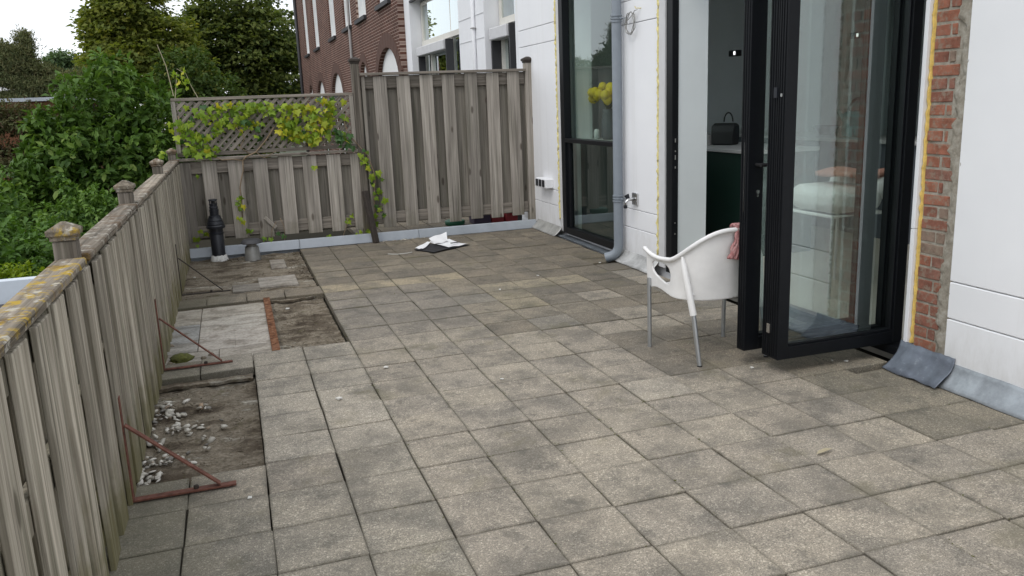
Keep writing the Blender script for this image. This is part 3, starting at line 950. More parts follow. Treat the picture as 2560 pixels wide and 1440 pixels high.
# fixed frame
mb = MB()
mb.box(3.603, 3.660, 2.440, 2.534, 0.03, 2.52)
mb.box(3.64, 3.72, -0.095, -0.02, 0.03, 2.52)
mb.box(3.60, 3.70, -0.0195, 2.4395, 2.47, 2.52)
mb.build('door_frame', MAT['black'], DOOR, bevel=0.003)
MB().box(3.60, 3.71, -0.019, 2.439, 0.028, 0.075).build('door_sill', MAT['black'], DOOR, bevel=0.003)
for z, hgt in ((1.085, 0.05), (1.01, 0.02), (0.95, 0.06), (0.88, 0.03), (0.35, 0.02), (0.44, 0.015)):
    MB().box(3.628, 3.636, 2.4365, 2.4395, z, z + hgt * 0.6).build('strike_plate', MAT['greyvent'], DOOR)

# ------------------------------------------------------------------ tall window left of the downpipe
WIN = empty('tall_window', (3.64, 4.05, 0), 0, 'tall black framed window with yellow tulips behind it', 'window')
mb = MB()
mb.box(3.60, 3.68, 4.665, 4.765, 0.055, 2.62)
mb.box(3.60, 3.68, 3.37, 3.45, 0.055, 2.62)
mb.box(3.602, 3.678, 3.4505, 4.6645, 0.055, 0.125)
mb.box(3.602, 3.678, 3.4505, 4.6645, 2.55, 2.62)
mb.build('window_frame', MAT['black'], WIN, bevel=0.003)
MB().box(3.598, 3.69, 3.4505, 4.6645, 1.010, 1.052).build('transom', MAT['black'], WIN, bevel=0.003)
MB().box(3.625, 3.665, 4.60, 4.6640, 0.126, 1.009).build('sash_edge', MAT['black'], WIN, bevel=0.003)
MB().add([(3.618, 3.45, 1.053), (3.668, 4.665, 1.053), (3.668, 4.665, 2.55), (3.618, 3.45, 2.55)], [(0, 1, 2, 3)]).build('glass_pane', MAT['win_glass'], WIN)  # upper pane turned slightly so it reflects the trees
MB().add([(3.647, 3.45, 0.126), (3.647, 4.60, 0.126), (3.647, 4.60, 1.009), (3.647, 3.45, 1.009)], [(0, 1, 2, 3)]).build('glass_pane', MAT['win_glass'], WIN)

# ------------------------------------------------------------------ room behind (structure)
def room(name, mat, label, *a):
    o = MB().box(*a).build(name, MAT[mat])
    return tag(o, label, kind='structure')
room('floor_inside', 'floor_in', 'pale beige floor of the room inside', 3.711, 8.4, -2.5, 6.2, -0.05, 0.05)
room('ceiling_inside', 'plaster', 'ceiling of the room inside', 3.95, 8.4, 2.2, 6.2, 2.70, 2.80)
room('ceiling_inside', 'plaster', 'ceiling of the room inside at the street side', 3.95, 8.4, -2.5, 0.2, 2.70, 2.80)
room('ceiling_inside', 'plaster', 'ceiling beside the unseen roof opening added to light the room', 5.3, 8.4, 0.201, 2.199, 2.70, 2.80)  # ceiling left open beside this piece to brighten the room
room('wall_inside', 'plaster', 'pale back wall of the room inside', 8.2, 8.4, -0.6, 6.2, 0.05, 2.70)
room('wall_inside', 'plaster', 'wall below the unseen opening added to light the room', 8.2, 8.4, -2.5, -0.601, 0.05, 0.75)  # unseen gap above this piece added to let daylight into the room
room('wall_inside', 'plaster', 'wall above the unseen opening added to light the room', 8.2, 8.4, -2.5, -0.601, 2.4, 2.70)
room('wall_inside', 'plaster', 'pale end wall of the room inside', 3.95, 8.2, 6.0, 6.2, 0.05, 2.70)
room('wall_inside', 'plaster', 'pale near wall of the room inside', 3.89, 8.2, -2.5, -2.3, 0.05, 2.70)
# dark block added so the lower window pane looks unlit, with a ledge
o = MB().box(3.80, 4.05, 3.46, 4.72, 0.05, 1.0).build('dark_backing', MAT['dark_room'])
tag(o, 'dark block added behind the lower pane of the tall window to darken it', 'dark backing')
MB().box(3.79, 4.06, 3.456, 4.725, 1.0005, 1.035).build('window_ledge', MAT['worktop'], None).parent = o

# green kitchen block and far counter
gb = empty('kitchen_island', (4.75, 3.2, 0.05), 0, 'dark green kitchen island with pale worktop carrying the handbag', 'kitchen island')
MB().box(4.47, 5.10, 2.62, 4.6, 0.051, 0.935).build('cabinet', MAT['green'], gb, bevel=0.004)
MB().box(4.44, 5.13, 2.59, 4.63, 0.9355, 0.965).build('worktop', MAT['worktop'], gb, bevel=0.004)
gc = empty('kitchen_counter', (6.3, 3.4, 0.05), 0, 'long grey kitchen counter at the back of the room', 'counter')
MB().box(6.02, 6.62, 1.2, 5.9, 0.051, 0.935).build('cabinet', MAT['graycab'], gc, bevel=0.004)
MB().box(5.99, 6.65, 1.17, 5.93, 0.9355, 0.968).build('worktop', MAT['worktop'], gc, bevel=0.004)
# handbag
hb = empty('handbag', (4.80, 3.50, 0.966), 0, 'black leather handbag with upright handle on the kitchen island', 'handbag')
mb = MB(); ang = R(-60)
ca, sa = math.cos(ang), math.sin(ang)
def HB(a, b, z): return (4.80 + a * ca - b * sa, 3.50 + a * sa + b * ca, 0.966 + z)
vs = []
for z, w, d in ((0.0, 0.115, 0.065), (0.01, 0.125, 0.072), (0.14, 0.135, 0.065), (0.20, 0.14, 0.05), (0.225, 0.12, 0.03)):
    for i, j in ((-1, -1), (1, -1), (1, 1), (-1, 1)):
        vs.append(HB(w * i * 0.85 - 0.03, d * j, z * 0.9))
fs = [(3, 2, 1, 0), (16, 17, 18, 19)]
for k in range(4):
    for i in range(4):
        j = (i + 1) % 4
        fs.append((4 * k + i, 4 * k + j, 4 * k + 4 + j, 4 * k + 4 + i))
mb.add(vs, fs).build('bag_body', MAT['bag'], hb, bevel=0.006)
MB().tube([HB(-0.045 + 0.0 * t, 0, 0.21) if False else HB(-0.045 * math.cos(math.pi * t / 12), 0, 0.215 + 0.085 * math.sin(math.pi * t / 12)) for t in range(13)], 0.007, 8).build('bag_handle', MAT['bag'], hb, smooth=True)
MB().box(*[v for p in ((4.80 - 0.15, 4.80 - 0.11), (3.60, 3.66), (0.966, 1.06)) for v in p]).build('jar', MAT['curtain'])
tag(bpy.data.objects['jar'], 'pale jar half hidden behind the black handbag', 'jar')
# upholstered stool
st = empty('upholstered_seat', (4.25, 1.36, 0.05), 0, 'white upholstered seat on thin chrome legs behind the door glass', 'seat')
mb = MB()
def rbox(name, x0, x1, y0, y1, z0, z1, b, mat, par):
    me = block_mesh(x1 - x0, y1 - y0, z1 - z0, b, MAT[mat])
    o = link(name, me, par, ((x0 + x1) / 2, (y0 + y1) / 2, (z0 + z1) / 2))
    md = o.modifiers.new('round', 'BEVEL'); md.width = b * 0.6; md.segments = 3
    return o
rbox('seat_cushion', 4.06, 4.50, 1.10, 1.60, 0.625, 0.80, 0.05, 'stool', st)
rbox('back_cushion', 4.40, 4.56, 1.08, 1.62, 0.70, 0.86, 0.05, 'stool', st)
mb = MB()
fx0, fx1, fy0, fy1 = 4.075, 4.50, 1.12, 1.58
mb.tube([(fx0, fy0, 0.612), (fx0, fy1, 0.612), (fx1, fy1, 0.612), (fx1, fy0, 0.612)], 0.011, 8, closed=True)
mb.build('seat_frame', MAT['white_paint'], st)  # white paint stands in for the bright reflection on chrome
for x in (fx0, fx1):
    for y in (fy0, fy1):
        MB().tube([(x, y, 0.605), (x, y, 0.051)], [0.011, 0.011], 8).build('leg', MAT['trim'], st)  # pale paint in place of chrome, its shine put into the colour
pc = sheet('pink_cushion', MAT['pinkcloth'], 4.22, 4.62, 1.12, 1.50, 0.862, None, 10, 10, lambda x, y: 0.03 + 0.02 * math.sin(x * 14) * math.cos(y * 11))
md = pc.modifiers.new('thick', 'SOLIDIFY'); md.thickness = 0.03
tag(pc, 'folded pink cloth lying on the white upholstered seat', 'cloth')
# watering can and bowl on the far counter
wc = empty('watering_can', (6.35, 3.55, 0.969), 0, 'teal watering can with hoop handle on the back counter', 'watering can')
MB().lathe([(0.15, 0.0), (0.16, 0.02), (0.145, 0.24), (0.12, 0.25)], (6.35, 3.55, 0.9695), 20).build('can_body', MAT['teal'], wc, smooth=True)
MB().tube([(6.35, 3.55 + 0.15 * math.cos(math.pi * t / 14), 1.2 + 0.15 * math.sin(math.pi * t / 14)) for t in range(15)], 0.012, 8).build('can_handle', MAT['bag'], wc, smooth=True)
MB().tube([(6.35, 3.68, 1.05), (6.35, 3.85, 1.22)], [0.03, 0.02], 8).build('can_spout', MAT['teal'], wc, smooth=True)
MB().lathe([(0.05, 0.0), (0.13, 0.07), (0.14, 0.1), (0.12, 0.095), (0.04, 0.03)], (6.35, 4.03, 0.9695), 18).build('fruit_bowl', MAT['bag'], None, smooth=True)
tag(bpy.data.objects['fruit_bowl'], 'small dark bowl beside the teal watering can', 'bowl')
# wall spots
for lab, p in (('upper small black spot lamp on the wall above the handbag', (8.10, 5.62 + 2.75, 2.28)),):
    pass
def spot(lab, x, y, z):
    s_ = empty('spot_lamp', (x, y, z), 0, lab, 'spot lamp', 'spot lamps in the room')
    MB().box(x - 0.04, x + 0.04, y - 0.09, y + 0.07, z - 0.035, z + 0.035).build('lamp_body', MAT['bag'], s_, bevel=0.006)
    MB().box(x - 0.046, x - 0.0405, y - 0.075, y - 0.045, z - 0.02, z + 0.02).build('lamp_lens', MAT['lamp'], s_)
spot('small lit spot lamp high on the wall by the doorway edge', 5.9, 5.90, 2.02)
spot('small lit spot lamp on the wall just left of the lock leaf', 6.1, 5.40, 1.90)
spot('small lit spot lamp seen through the big door pane', 7.6, 5.1, 2.06)
# tulips in a ribbed vase on the ledge inside the window
vz = empty('flower_vase', (3.93, 4.30, 1.036), 0, 'ribbed vase of yellow tulips on the ledge inside the tall window', 'vase')
MB().lathe([(0.05, 0), (0.075, 0.03), (0.07, 0.18), (0.055, 0.26), (0.065, 0.30), (0.055, 0.295), (0.04, 0.1)], (3.93, 4.30, 1.0362), 22).build('vase_body', MAT['graycab'], vz, smooth=True)
rf = random.Random(3)
for k in range(26):
    a = rf.uniform(0, 6.28); rr = rf.uniform(0.08, 0.40)
    tip = Vector((3.93 + rr * math.cos(a) * 0.35, 4.30 + rr * math.sin(a) * 1.0 + 0.02, 1.49 + rf.uniform(-0.05, 0.06) - rr * 0.22))
    MB().tube([(3.93, 4.30, 1.30), (3.93 + (tip.x - 3.93) * .4, 4.30 + (tip.y - 4.30) * .4, 1.45), tip], 0.004, 5).build('stem', MAT['stem'], vz)
    MB().lathe([(0.008, -0.012), (0.040, 0.012), (0.050, 0.040), (0.034, 0.075), (0.010, 0.088)], tip, 8).build('flower', MAT['yellow'], vz, smooth=True)
MB().lathe([(0.03, 0), (0.032, 0.07), (0.02, 0.1)], (3.9, 4.52, 1.0362), 12).build('white_figurine', MAT['white_paint'], None, smooth=True)
tag(bpy.data.objects['white_figurine'], 'small white ornament on the window ledge beside the vase', 'ornament')

# ------------------------------------------------------------------ downpipe
DP = empty('downpipe', (3.535, 3.265, 0), 0, 'grey plastic downpipe on the white wall right of the tall window', 'downpipe')
px, py = 3.535, 3.275
MB().tube([(px, py, 3.2), (px, py, 0.155), (px - 0.004, py + 0.002, 0.115), (px - 0.022, py + 0.012, 0.075), (px - 0.052, py + 0.03, 0.048), (px - 0.10, py + 0.06, 0.030)], [0.043, 0.043, 0.0435, 0.0445, 0.0455, 0.046], 20).build('pipe', MAT['zinc'], DP, smooth=True, auto=40)
for z in (0.57, 2.10):
    mb = MB()
    for dz in (-0.024, 0.0, 0.024):
        mb.lathe([(0.0445, -0.007), (0.051, -0.005), (0.051, 0.005), (0.0445, 0.007)], (px, py, z + dz), 20)
    mb.bar((px + 0.04, py - 0.03, z), (px + 0.07, py - 0.075, z), 0.008, 0.008)
    mb.lathe([(0.008, -0.008), (0.008, 0.008)], (px + 0.01, py - 0.055, z), 8)
    mb.build('pipe_bracket', MAT['zinc'], DP, smooth=True, auto=35)

# ------------------------------------------------------------------ tap, sockets, wire coil
TP = empty('outdoor_tap', (3.59, 3.06, 0.58), 0, 'chrome outdoor tap with black handle on white wall', 'tap')
MB().box(3.578, 3.5965, 3.005, 3.095, 0.53, 0.635).build('back_plate', MAT['steel'], TP, bevel=0.004)
MB().tube([(3.578, 3.05, 0.585), (3.52, 3.05, 0.580), (3.50, 3.05, 0.562), (3.495, 3.05, 0.53)], [0.014, 0.013, 0.012, 0.010], 10).build('spout', MAT['steel'], TP, smooth=True)
MB().tube([(3.53, 3.05, 0.575), (3.515, 3.07, 0.62)], [0.010, 0.024], 8).build('handle', MAT['darkplastic'], TP)
MB().tube([(3.495, 3.05, 0.532), (3.495, 3.05, 0.508)], [0.017, 0.015], 10).build('hose_tail', MAT['darkplastic'], TP)
SK = empty('outdoor_socket', (3.60, 5.23, 0.5), 0, 'white triple outdoor socket box with three dark lids', 'socket')
MB().box(3.535, 3.626, 5.08, 5.40, 0.500, 0.600).build('socket_box', MAT['house_white'], SK, bevel=0.006)
for k in range(3):
    y = 5.12 + 0.098 * k
    MB().box(3.527, 3.5345, y, y + 0.07, 0.512, 0.588).build('socket_lid', MAT['darkplastic'], SK, bevel=0.003)
WR = empty('wire_coil', (3.59, 3.0, 2.05), 0, 'coil of grey wire hanging from a hook on white wall', 'wire')
pts = []
for k in range(64):
    t = 2 * math.pi * k / 21.0
    rr = 0.082 + 0.006 * math.sin(k * 1.7)
    pts.append((3.575 - 0.0004 * k, 3.075 + rr * 0.95 * math.cos(t), 2.045 + rr * 1.05 * math.sin(t)))
pts += [(3.565, 3.03, 2.11), (3.56, 2.99, 2.135), (3.575, 2.965, 2.14)]
MB().tube(pts, 0.0035, 6).build('wire', MAT['greyvent'], WR, smooth=True)
MB().tube([(3.60, 2.945, 2.15), (3.55, 2.95, 2.15), (3.55, 2.96, 2.165)], 0.004, 6).build('hook', MAT['pale_foam'], WR)

# ------------------------------------------------------------------ left fence
LF = empty('left_fence', (-0.22, 1.7, 0), 0, 'long weathered wooden board fence with mossy cap rail on the left', 'fence')
rl = random.Random(21)
def board(parent, mat, w, th, h, x, y, z, along='y', face=0, rot=0.0, name='board'):
    """upright board; w along the fence, th across"""
    sx, sy = (th, w) if along == 'y' else (w, th)
    me = block_mesh(round(sx, 3), round(sy, 3), round(h, 2), 0.003, MAT[mat], base=True)
    tilt = (R(rl.uniform(-0.35, 0.35)), R(rl.uniform(-0.2, 0.2))) if along == 'y' else (R(rl.uniform(-0.2, 0.2)), R(rl.uniform(-0.3, 0.3)))
    return link(name, me, parent, (x, y, z), (tilt[0], tilt[1], R(rl.uniform(-1.2, 1.2))))
posts_y = [-2.20, -0.345, 1.45, 3.69, 5.62]
y = -2.10; k = 0
PITCH = 0.247
while y < 5.62:
    if min(abs(y - p) for p in posts_y) > 0.02 or True:
        board(LF, 'fence_wood', rl.choice([0.14, 0.145, 0.15]), 0.019, 0.985, -0.2085 + rl.uniform(-0.003, 0.004), y, -0.02 + rl.uniform(-0.008, 0.0))
    yb = y + PITCH / 2 + rl.uniform(-0.008, 0.008)
    w = 0.145
    if abs(yb + 1.0) < 0.13: w, yb = 0.10, yb - 0.028           # one shrunken board lets daylight through
    board(LF, 'fence_back', w, 0.019, 0.98, -0.2625, yb, -0.03)
    y += PITCH + rl.uniform(-0.006, 0.006)
def seg_bar(name, mat, x0, x1, y0, y1, z0, z1, bevel=0.004):
    me = block_mesh(round(x1 - x0, 3), round(y1 - y0, 3), round(z1 - z0, 3), bevel, MAT[mat])
    return link(name, me, LF, ((x0 + x1) / 2, (y0 + y1) / 2, (z0 + z1) / 2), (R(rl.uniform(-.15, .15)), 0, 0))
for a, b in zip(posts_y[:-1], posts_y[1:]):
    seg_bar('cap_rail', 'cap_wood', -0.288, -0.192, a + 0.037, b - 0.037, 0.974, 1.002, 0.005)
    for z in (0.14, 0.52, 0.86):
        seg_bar('rail', 'fence_back', -0.2505, -0.2205, a + 0.037, b - 0.037, z, z + 0.09)
for p in posts_y:
    me = block_mesh(0.072, 0.072, 1.09, 0.005, MAT['post_wood'], base=True)
    link('post', me, LF, (-0.252, p, -0.03))
    mb = MB()
    c = (-0.252, p)
    def ring(h, z): return [(c[0] - h, c[1] - h, z), (c[0] + h, c[1] - h, z), (c[0] + h, c[1] + h, z), (c[0] - h, c[1] + h, z)]
    vs = ring(0.041, 1.0605) + ring(0.041, 1.074) + ring(0.049, 1.078) + ring(0.050, 1.096) + ring(0.008, 1.121)
    fs = [(3, 2, 1, 0), (16, 17, 18, 19)]
    for kk in range(4):
        for i in range(4):
            j = (i + 1) % 4
            fs.append((4 * kk + i, 4 * kk + j, 4 * kk + 4 + j, 4 * kk + 4 + i))
    mb.add(vs, fs).build('post_cap', MAT['cap_wood'], LF, bevel=0.002)

# ------------------------------------------------------------------ low fence across the far end with a trellis on it
NF = empty('low_fence', (0.70, 5.72, 0), 0, 'low grey board fence at the far end below the lattice', 'fence')
for k in range(8):
    x0 = -0.242 + 0.2525 * k
    w = 0.147 if k < 7 else 0.09
    board(NF, 'far_wood', w, 0.02, 0.83, x0 + w / 2, 5.71, 0.145 + rl.uniform(-0.012, 0.01), 'x')
for k in range(8):
    x0 = -0.242 + 0.2525 * k + 0.105
    board(NF, 'far_back', 0.19, 0.019, 0.80, min(x0 + 0.095, 1.53), 5.766, 0.155, 'x')
def xbar(name, mat, parent, x0, x1, y0, y1, z0, z1, bevel=0.003):
    me = block_mesh(round(x1 - x0, 3), round(y1 - y0, 3), round(z1 - z0, 3), bevel, MAT[mat])
    return link(name, me, parent, ((x0 + x1) / 2, (y0 + y1) / 2, (z0 + z1) / 2))
xbar('rail', 'far_rail', NF, -0.24, 1.615, 5.7225, 5.7545, 0.845, 0.968)
xbar('rail', 'far_rail', NF, -0.24, 1.615, 5.7225, 5.7545, 0.175, 0.30)
xbar('cap_rail', 'far_rail', NF, -0.25, 1.61, 5.67, 5.78, 0.978, 1.004)
o = link('split_board', block_mesh(0.04, 0.014, 0.16, 0.003, MAT['far_wood']), NF, (0.63, 5.685, 0.29), (0, R(-42), R(8)))

TR = empty('lattice_trellis', (0.73, 5.72, 1.0), 0, 'grey diagonal lattice trellis on the low fence covered in ivy', 'trellis')
xbar('frame_rail', 'far_rail', TR, -0.205, 1.603, 5.69, 5.735, 1.575, 1.605)
xbar('frame_rail', 'far_rail', TR, -0.205, 1.603, 5.69, 5.735, 1.0245, 1.062)
for x in (-0.185, 1.583):
    link('frame_post', block_mesh(0.042, 0.042, 0.51, 0.003, MAT['far_wood'], base=True), TR, (x, 5.712, 1.063))
TX0, TX1, TZ0, TZ1 = -0.162, 1.560, 1.063, 1.574
def lattice(direc, y):
    step = 0.082
    n = int((TX1 - TX0 + (TZ1 - TZ0)) / step) + 1
    for k in range(n):
        s_ = TX0 - (TZ1 - TZ0) + step * k if direc > 0 else TX0 + step * k
        pts = []
        # line x = s + (z - TZ0) * direc
        za, zb = TZ0, TZ1
        xa, xb = (s_, s_ + (TZ1 - TZ0)) if direc > 0 else (s_, s_ - (TZ1 - TZ0))
        lo, hi = 0.0, 1.0
        def cl(xa, xb, lo, hi):
            d = xb - xa
            t0 = (TX0 - xa) / d; t1 = (TX1 - xa) / d
            if t0 > t1: t0, t1 = t1, t0
            return max(lo, t0), min(hi, t1)
        lo, hi = cl(xa, xb, lo, hi)
        if hi - lo < 0.05: continue
        a = Vector((xa + (xb - xa) * lo, y, za + (zb - za) * lo)); b = Vector((xa + (xb - xa) * hi, y, za + (zb - za) * hi))
        L = (b - a).length
        me = block_mesh(round(L, 2), 0.008, 0.034, 0.0015, MAT['lattice_wood'])
        link('slat', me, TR, (a + b) / 2, (0, -math.atan2(b.z - a.z, b.x - a.x), 0))
lattice(1, 5.706)
lattice(-1, 5.7155)

# ------------------------------------------------------------------ tall fence panel
TF = empty('tall_fence', (2.6, 5.72, 0), 0, 'tall grey board fence panel between the trellis and the white wall', 'fence')
for x0, w in ((1.711, 0.035), (1.837, 0.143), (2.090, 0.143), (2.343, 0.145), (2.595, 0.138), (2.847, 0.143), (3.093, 0.143), (3.350, 0.143)):
    board(TF, 'far_wood', w, 0.02, 1.63, x0 + w / 2, 5.71, 0.140 + rl.uniform(-0.012, 0.01), 'x')
for x0 in (1.71, 1.965, 2.218, 2.47, 2.72, 2.97, 3.22, 3.43):
    w = 0.165 if x0 < 3.4 else 0.155
    board(TF, 'far_back', w, 0.019, 1.56, x0 + w / 2 - 0.015, 5.766, 0.17, 'x')
xbar('rail', 'far_rail', TF, 1.700, 3.555, 5.7225, 5.7545, 1.635, 1.768)
xbar('rail', 'far_rail', TF, 1.700, 3.555, 5.7225, 5.7545, 0.18, 0.30)
xbar('cap_rail', 'far_rail', TF, 1.692, 3.56, 5.67, 5.785, 1.774, 1.802)
def fpost(x, top, capped=True):
    link('post', block_mesh(0.082, 0.082, top + 0.1, 0.004, MAT['post_wood' if x < 2 else 'far_wood'], base=True), TF, (x, 5.735, -0.1))
    mb = MB(); c = (x, 5.735)
    vs = []
    for h_, z_ in ((0.046, top + 0.0005), (0.048, top + 0.018), (0.058, top + 0.024), (0.058, top + 0.045), (0.015, top + 0.068)):
        vs += [(c[0] - h_, c[1] - h_, z_), (c[0] + h_, c[1] - h_, z_), (c[0] + h_, c[1] + h_, z_), (c[0] - h_, c[1] + h_, z_)]
    fs = [(3, 2, 1, 0), (16, 17, 18, 19)]
    for kk in range(4):
        for i in range(4):
            j = (i + 1) % 4
            fs.append((4 * kk + i, 4 * kk + j, 4 * kk + 4 + j, 4 * kk + 4 + i))
    mb.add(vs, fs).build('post_cap', MAT['stake_wood'], TF, bevel=0.002)
fpost(1.650, 1.90)
fpost(3.600, 1.865)

# leaning dark stake in front
sk_ = MB().bar((1.642, 5.63, 0.56), (1.705, 5.50, 0.0), 0.062, 0.05).build('leaning_stake', MAT['stake_wood'], None, bevel=0.006)
tag(sk_, 'dark wooden stake leaning at the fence joint between low and tall fence', 'stake')

# ------------------------------------------------------------------ aluminium roof edge and the neighbour's terrace beyond it
CB = empty('roof_edge_trim', (1.6, 5.6, 0), 0, 'pale metal roof edge strip along the foot of the far fences', 'roof edge')
for x0, x1 in ((-0.30, 0.9), (0.903, 2.2), (2.203, 3.60)):
    MB().add([(x0, 5.585, 0.0), (x1, 5.585, 0.0), (x1, 5.60, 0.092), (x0, 5.60, 0.092), (x0, 5.645, 0.092), (x1, 5.645, 0.092), (x1, 5.645, -0.06), (x0, 5.645, -0.06)],
             [(0, 1, 2, 3), (3, 2, 5, 4), (4, 5, 6, 7), (0, 3, 4, 7), (1, 6, 5, 2)]).build('trim_strip', MAT['curb'], CB, bevel=0.004)
nt = empty('neighbour_terrace', (1.5, 9, 0), kind='structure')
tag(nt, 'tiled terrace floor of the neighbours beyond the fences')
MB().box(-0.4, 3.60, 5.66, 12.2, -0.4, -0.001).build('roof_slab', MAT['joint'], nt)
rn = random.Random(4)
for i in range(6, 12):
    for j in range(5):
        link('paving_tile', block_mesh(0.29, 0.29, 0.05, 0.0035, MAT['paver']), nt, (-0.1 + 0.3 * i, 5.82 + 0.3 * j, 0.026), color=rn.choice(BRN))
# things standing behind the tall fence, seen under it
def tray(name, mat, x0, x1, y, hgt, lab):
    t = MB()
    t.box(x0, x1, y, y + 0.22, 0.0525, 0.0525 + 0.012)
    t.box(x0, x1, y, y + 0.012, 0.065, 0.0525 + hgt); t.box(x0, x1, y + 0.208, y + 0.22, 0.065, 0.0525 + hgt)
    t.box(x0, x0 + 0.012, y + 0.0125, y + 0.2075, 0.065, 0.0525 + hgt); t.box(x1 - 0.012, x1, y + 0.0125, y + 0.2075, 0.065, 0.0525 + hgt)
    o = t.build(name, MAT[mat], None)
    return tag(o, lab, 'crate')
MB().lathe([(0.09, 0), (0.115, 0.01), (0.12, 0.05), (0.10, 0.06)], (2.72, 5.98, 0.0525), 18).build('green_tray', MAT['crate_green'], None, smooth=True)
tag(bpy.data.objects['green_tray'], 'round green tray seen under the tall fence', 'tray')
tray('plastic_crate', 'crate_purple', 2.93, 3.13, 5.88, 0.10, 'dark purple crate seen under the tall fence')
tray('plastic_crate', 'crate_red', 3.15, 3.30, 5.90, 0.09, 'dull red crate next to the purple one under the tall fence')
tray('plastic_crate', 'crate_red', 3.32, 3.46, 5.86, 0.12, 'red crate nearest the white wall under the tall fence')

# ------------------------------------------------------------------ flue and vent cowl
FLU = empty('flue_pipe', (0.085, 5.46, 0), 0, 'black stepped flue pipe standing by the low fence', 'flue')
fx, fy = 0.085, 5.46
MB().lathe([(0.066, -0.03), (0.066, 0.245), (0.062, 0.25)], (fx, fy, 0), 28).build('lower_pipe', MAT['darkplastic'], FLU, smooth=True, auto=40)
MB().lathe([(0.062, 0.251), (0.072, 0.252), (0.072, 0.262), (0.066, 0.268), (0.066, 0.305)], (fx, fy, 0), 28).build('pipe_collar', MAT['darkplastic'], FLU, smooth=True, auto=35)
MB().lathe([(0.070, 0.306), (0.090, 0.308), (0.092, 0.330), (0.084, 0.342), (0.084, 0.348), (0.086, 0.352), (0.078, 0.375), (0.074, 0.378), (0.073, 0.392), (0.068, 0.398), (0.060, 0.418), (0.058, 0.432), (0.050, 0.436)], (fx, fy, 0), 28).build('cowl', MAT['darkplastic'], FLU, smooth=True, auto=30)
MB().lathe([(0.044, 0.43), (0.044, 0.482), (0.047, 0.484), (0.046, 0.498), (0.040, 0.500), (0.040, 0.512), (0.043, 0.514), (0.042, 0.526), (0.037, 0.530), (0.037, 0.546), (0.040, 0.548), (0.040, 0.556)], (fx, fy, 0), 28).build('upper_pipe', MAT['darkplastic'], FLU, smooth=True, auto=30)
mb = MB()
for k in range(10):
    t = 2 * math.pi * k / 10
    mb.bar((fx + 0.034 * math.cos(t), fy + 0.034 * math.sin(t), 0.5565), (fx + 0.034 * math.cos(t), fy + 0.034 * math.sin(t), 0.586), 0.006, 0.006, up=(1, 0, 0))
mb.build('grille', MAT['darkplastic'], FLU)
MB().lathe([(0.020, 0.5565), (0.020, 0.586)], (fx, fy, 0), 14).build('inner_pipe', MAT['rubber'], FLU)
MB().lathe([(0.040, 0.5865), (0.043, 0.589), (0.041, 0.600), (0.02, 0.604)], (fx, fy, 0), 24).build('flue_cap', MAT['darkplastic'], FLU, smooth=True, auto=35)
# crumbling sealant collar
vs = []; fs = []
n = 40
for k in range(n):
    t = 2 * math.pi * k / n
    e = 0.014 + 0.014 * abs(mnoise.noise(Vector((math.cos(t) * 4, math.sin(t) * 4, 2)))) + 0.006 * rl.random()
    hh = 0.030 + 0.012 * mnoise.noise(Vector((math.cos(t) * 3, math.sin(t) * 3, 5)))
    for r_, z_ in ((0.0665, hh), (0.068 + e * 0.4, hh * 0.75), (0.068 + e, -0.028)):
        vs.append((fx + r_ * math.cos(t), fy + r_ * math.sin(t), z_))
for k in range(n):
    l = (k + 1) % n
    for i in range(2):
        fs.append((k * 3 + i, l * 3 + i, l * 3 + i + 1, k * 3 + i + 1))
MB().add(vs, fs).build('sealant_collar', MAT['crumbly'], FLU, smooth=True)

VC = empty('vent_cowl', (0.41, 5.32, 0), 0, 'short grey roof vent with a flat dark cap beside the black flue', 'vent')
vx, vy = 0.41, 5.32
MB().lathe([(0.080, -0.03), (0.068, 0.10), (0.064, 0.112), (0.058, 0.112), (0.058, 0.02)], (vx, vy, 0), 28).build('vent_body', MAT['greyvent'], VC, smooth=True, auto=40)
MB().lathe([(0.050, 0.03), (0.050, 0.150)], (vx, vy, 0), 20).build('vent_neck', MAT['greyvent'], VC, smooth=True, auto=40)
MB().lathe([(0.104, 0.145), (0.106, 0.150), (0.094, 0.172), (0.080, 0.184), (0.03, 0.190)], (vx, vy, 0), 28).build('vent_cap', MAT['ventcap'], VC, smooth=True, auto=40)

# ------------------------------------------------------------------ rusty brackets and strip
BL = ['rust red steel angle bracket nearest the camera bracing the left fence', 'rust red steel bracket on the middle tile row by the fence', 'thin dark steel bracket farthest along the left fence']
for (y, wd), lab in zip(((-0.155, 0.034), (1.595, 0.026), (3.705, 0.022)), BL):
    b_ = empty('steel_bracket', (-0.19, y, 0), 0, lab, 'bracket', 'steel brackets bracing the left fence')
    mt = MAT['primer'] if y < 3 else MAT['stake_wood']
    MB().box(-0.196, -0.190, y - wd / 2, y + wd / 2, 0.004, 0.43).build('upright_bar', mt, b_, bevel=0.001)
    MB().box(-0.1895, 0.185, y - wd / 2, y + wd / 2, 0.004, 0.012).build('foot_bar', mt, b_, bevel=0.001)
    MB().bar((-0.186, y, 0.315), (0.125, y, 0.018), wd * 0.85, 0.007).build('brace_bar', mt, b_, bevel=0.001)
    MB().lathe([(0.010, 0), (0.010, 0.012), (0.006, 0.014)], (0.035, y + 0.002, 0.0125), 6).build('bolt', MAT['stake_wood'], b_)
rs = link('rusty_strip', block_mesh(0.05, 1.55, 0.012, 0.002, MAT['rust']), None, (0.448, 2.52, -0.004), (R(0.2), 0, R(-0.3)))
md = rs.modifiers.new('d', 'SUBSURF'); md.subdivision_type = 'SIMPLE'; md.levels = 0
tag(rs, 'long orange rusted metal strip lying across the bare bed', 'metal strip')

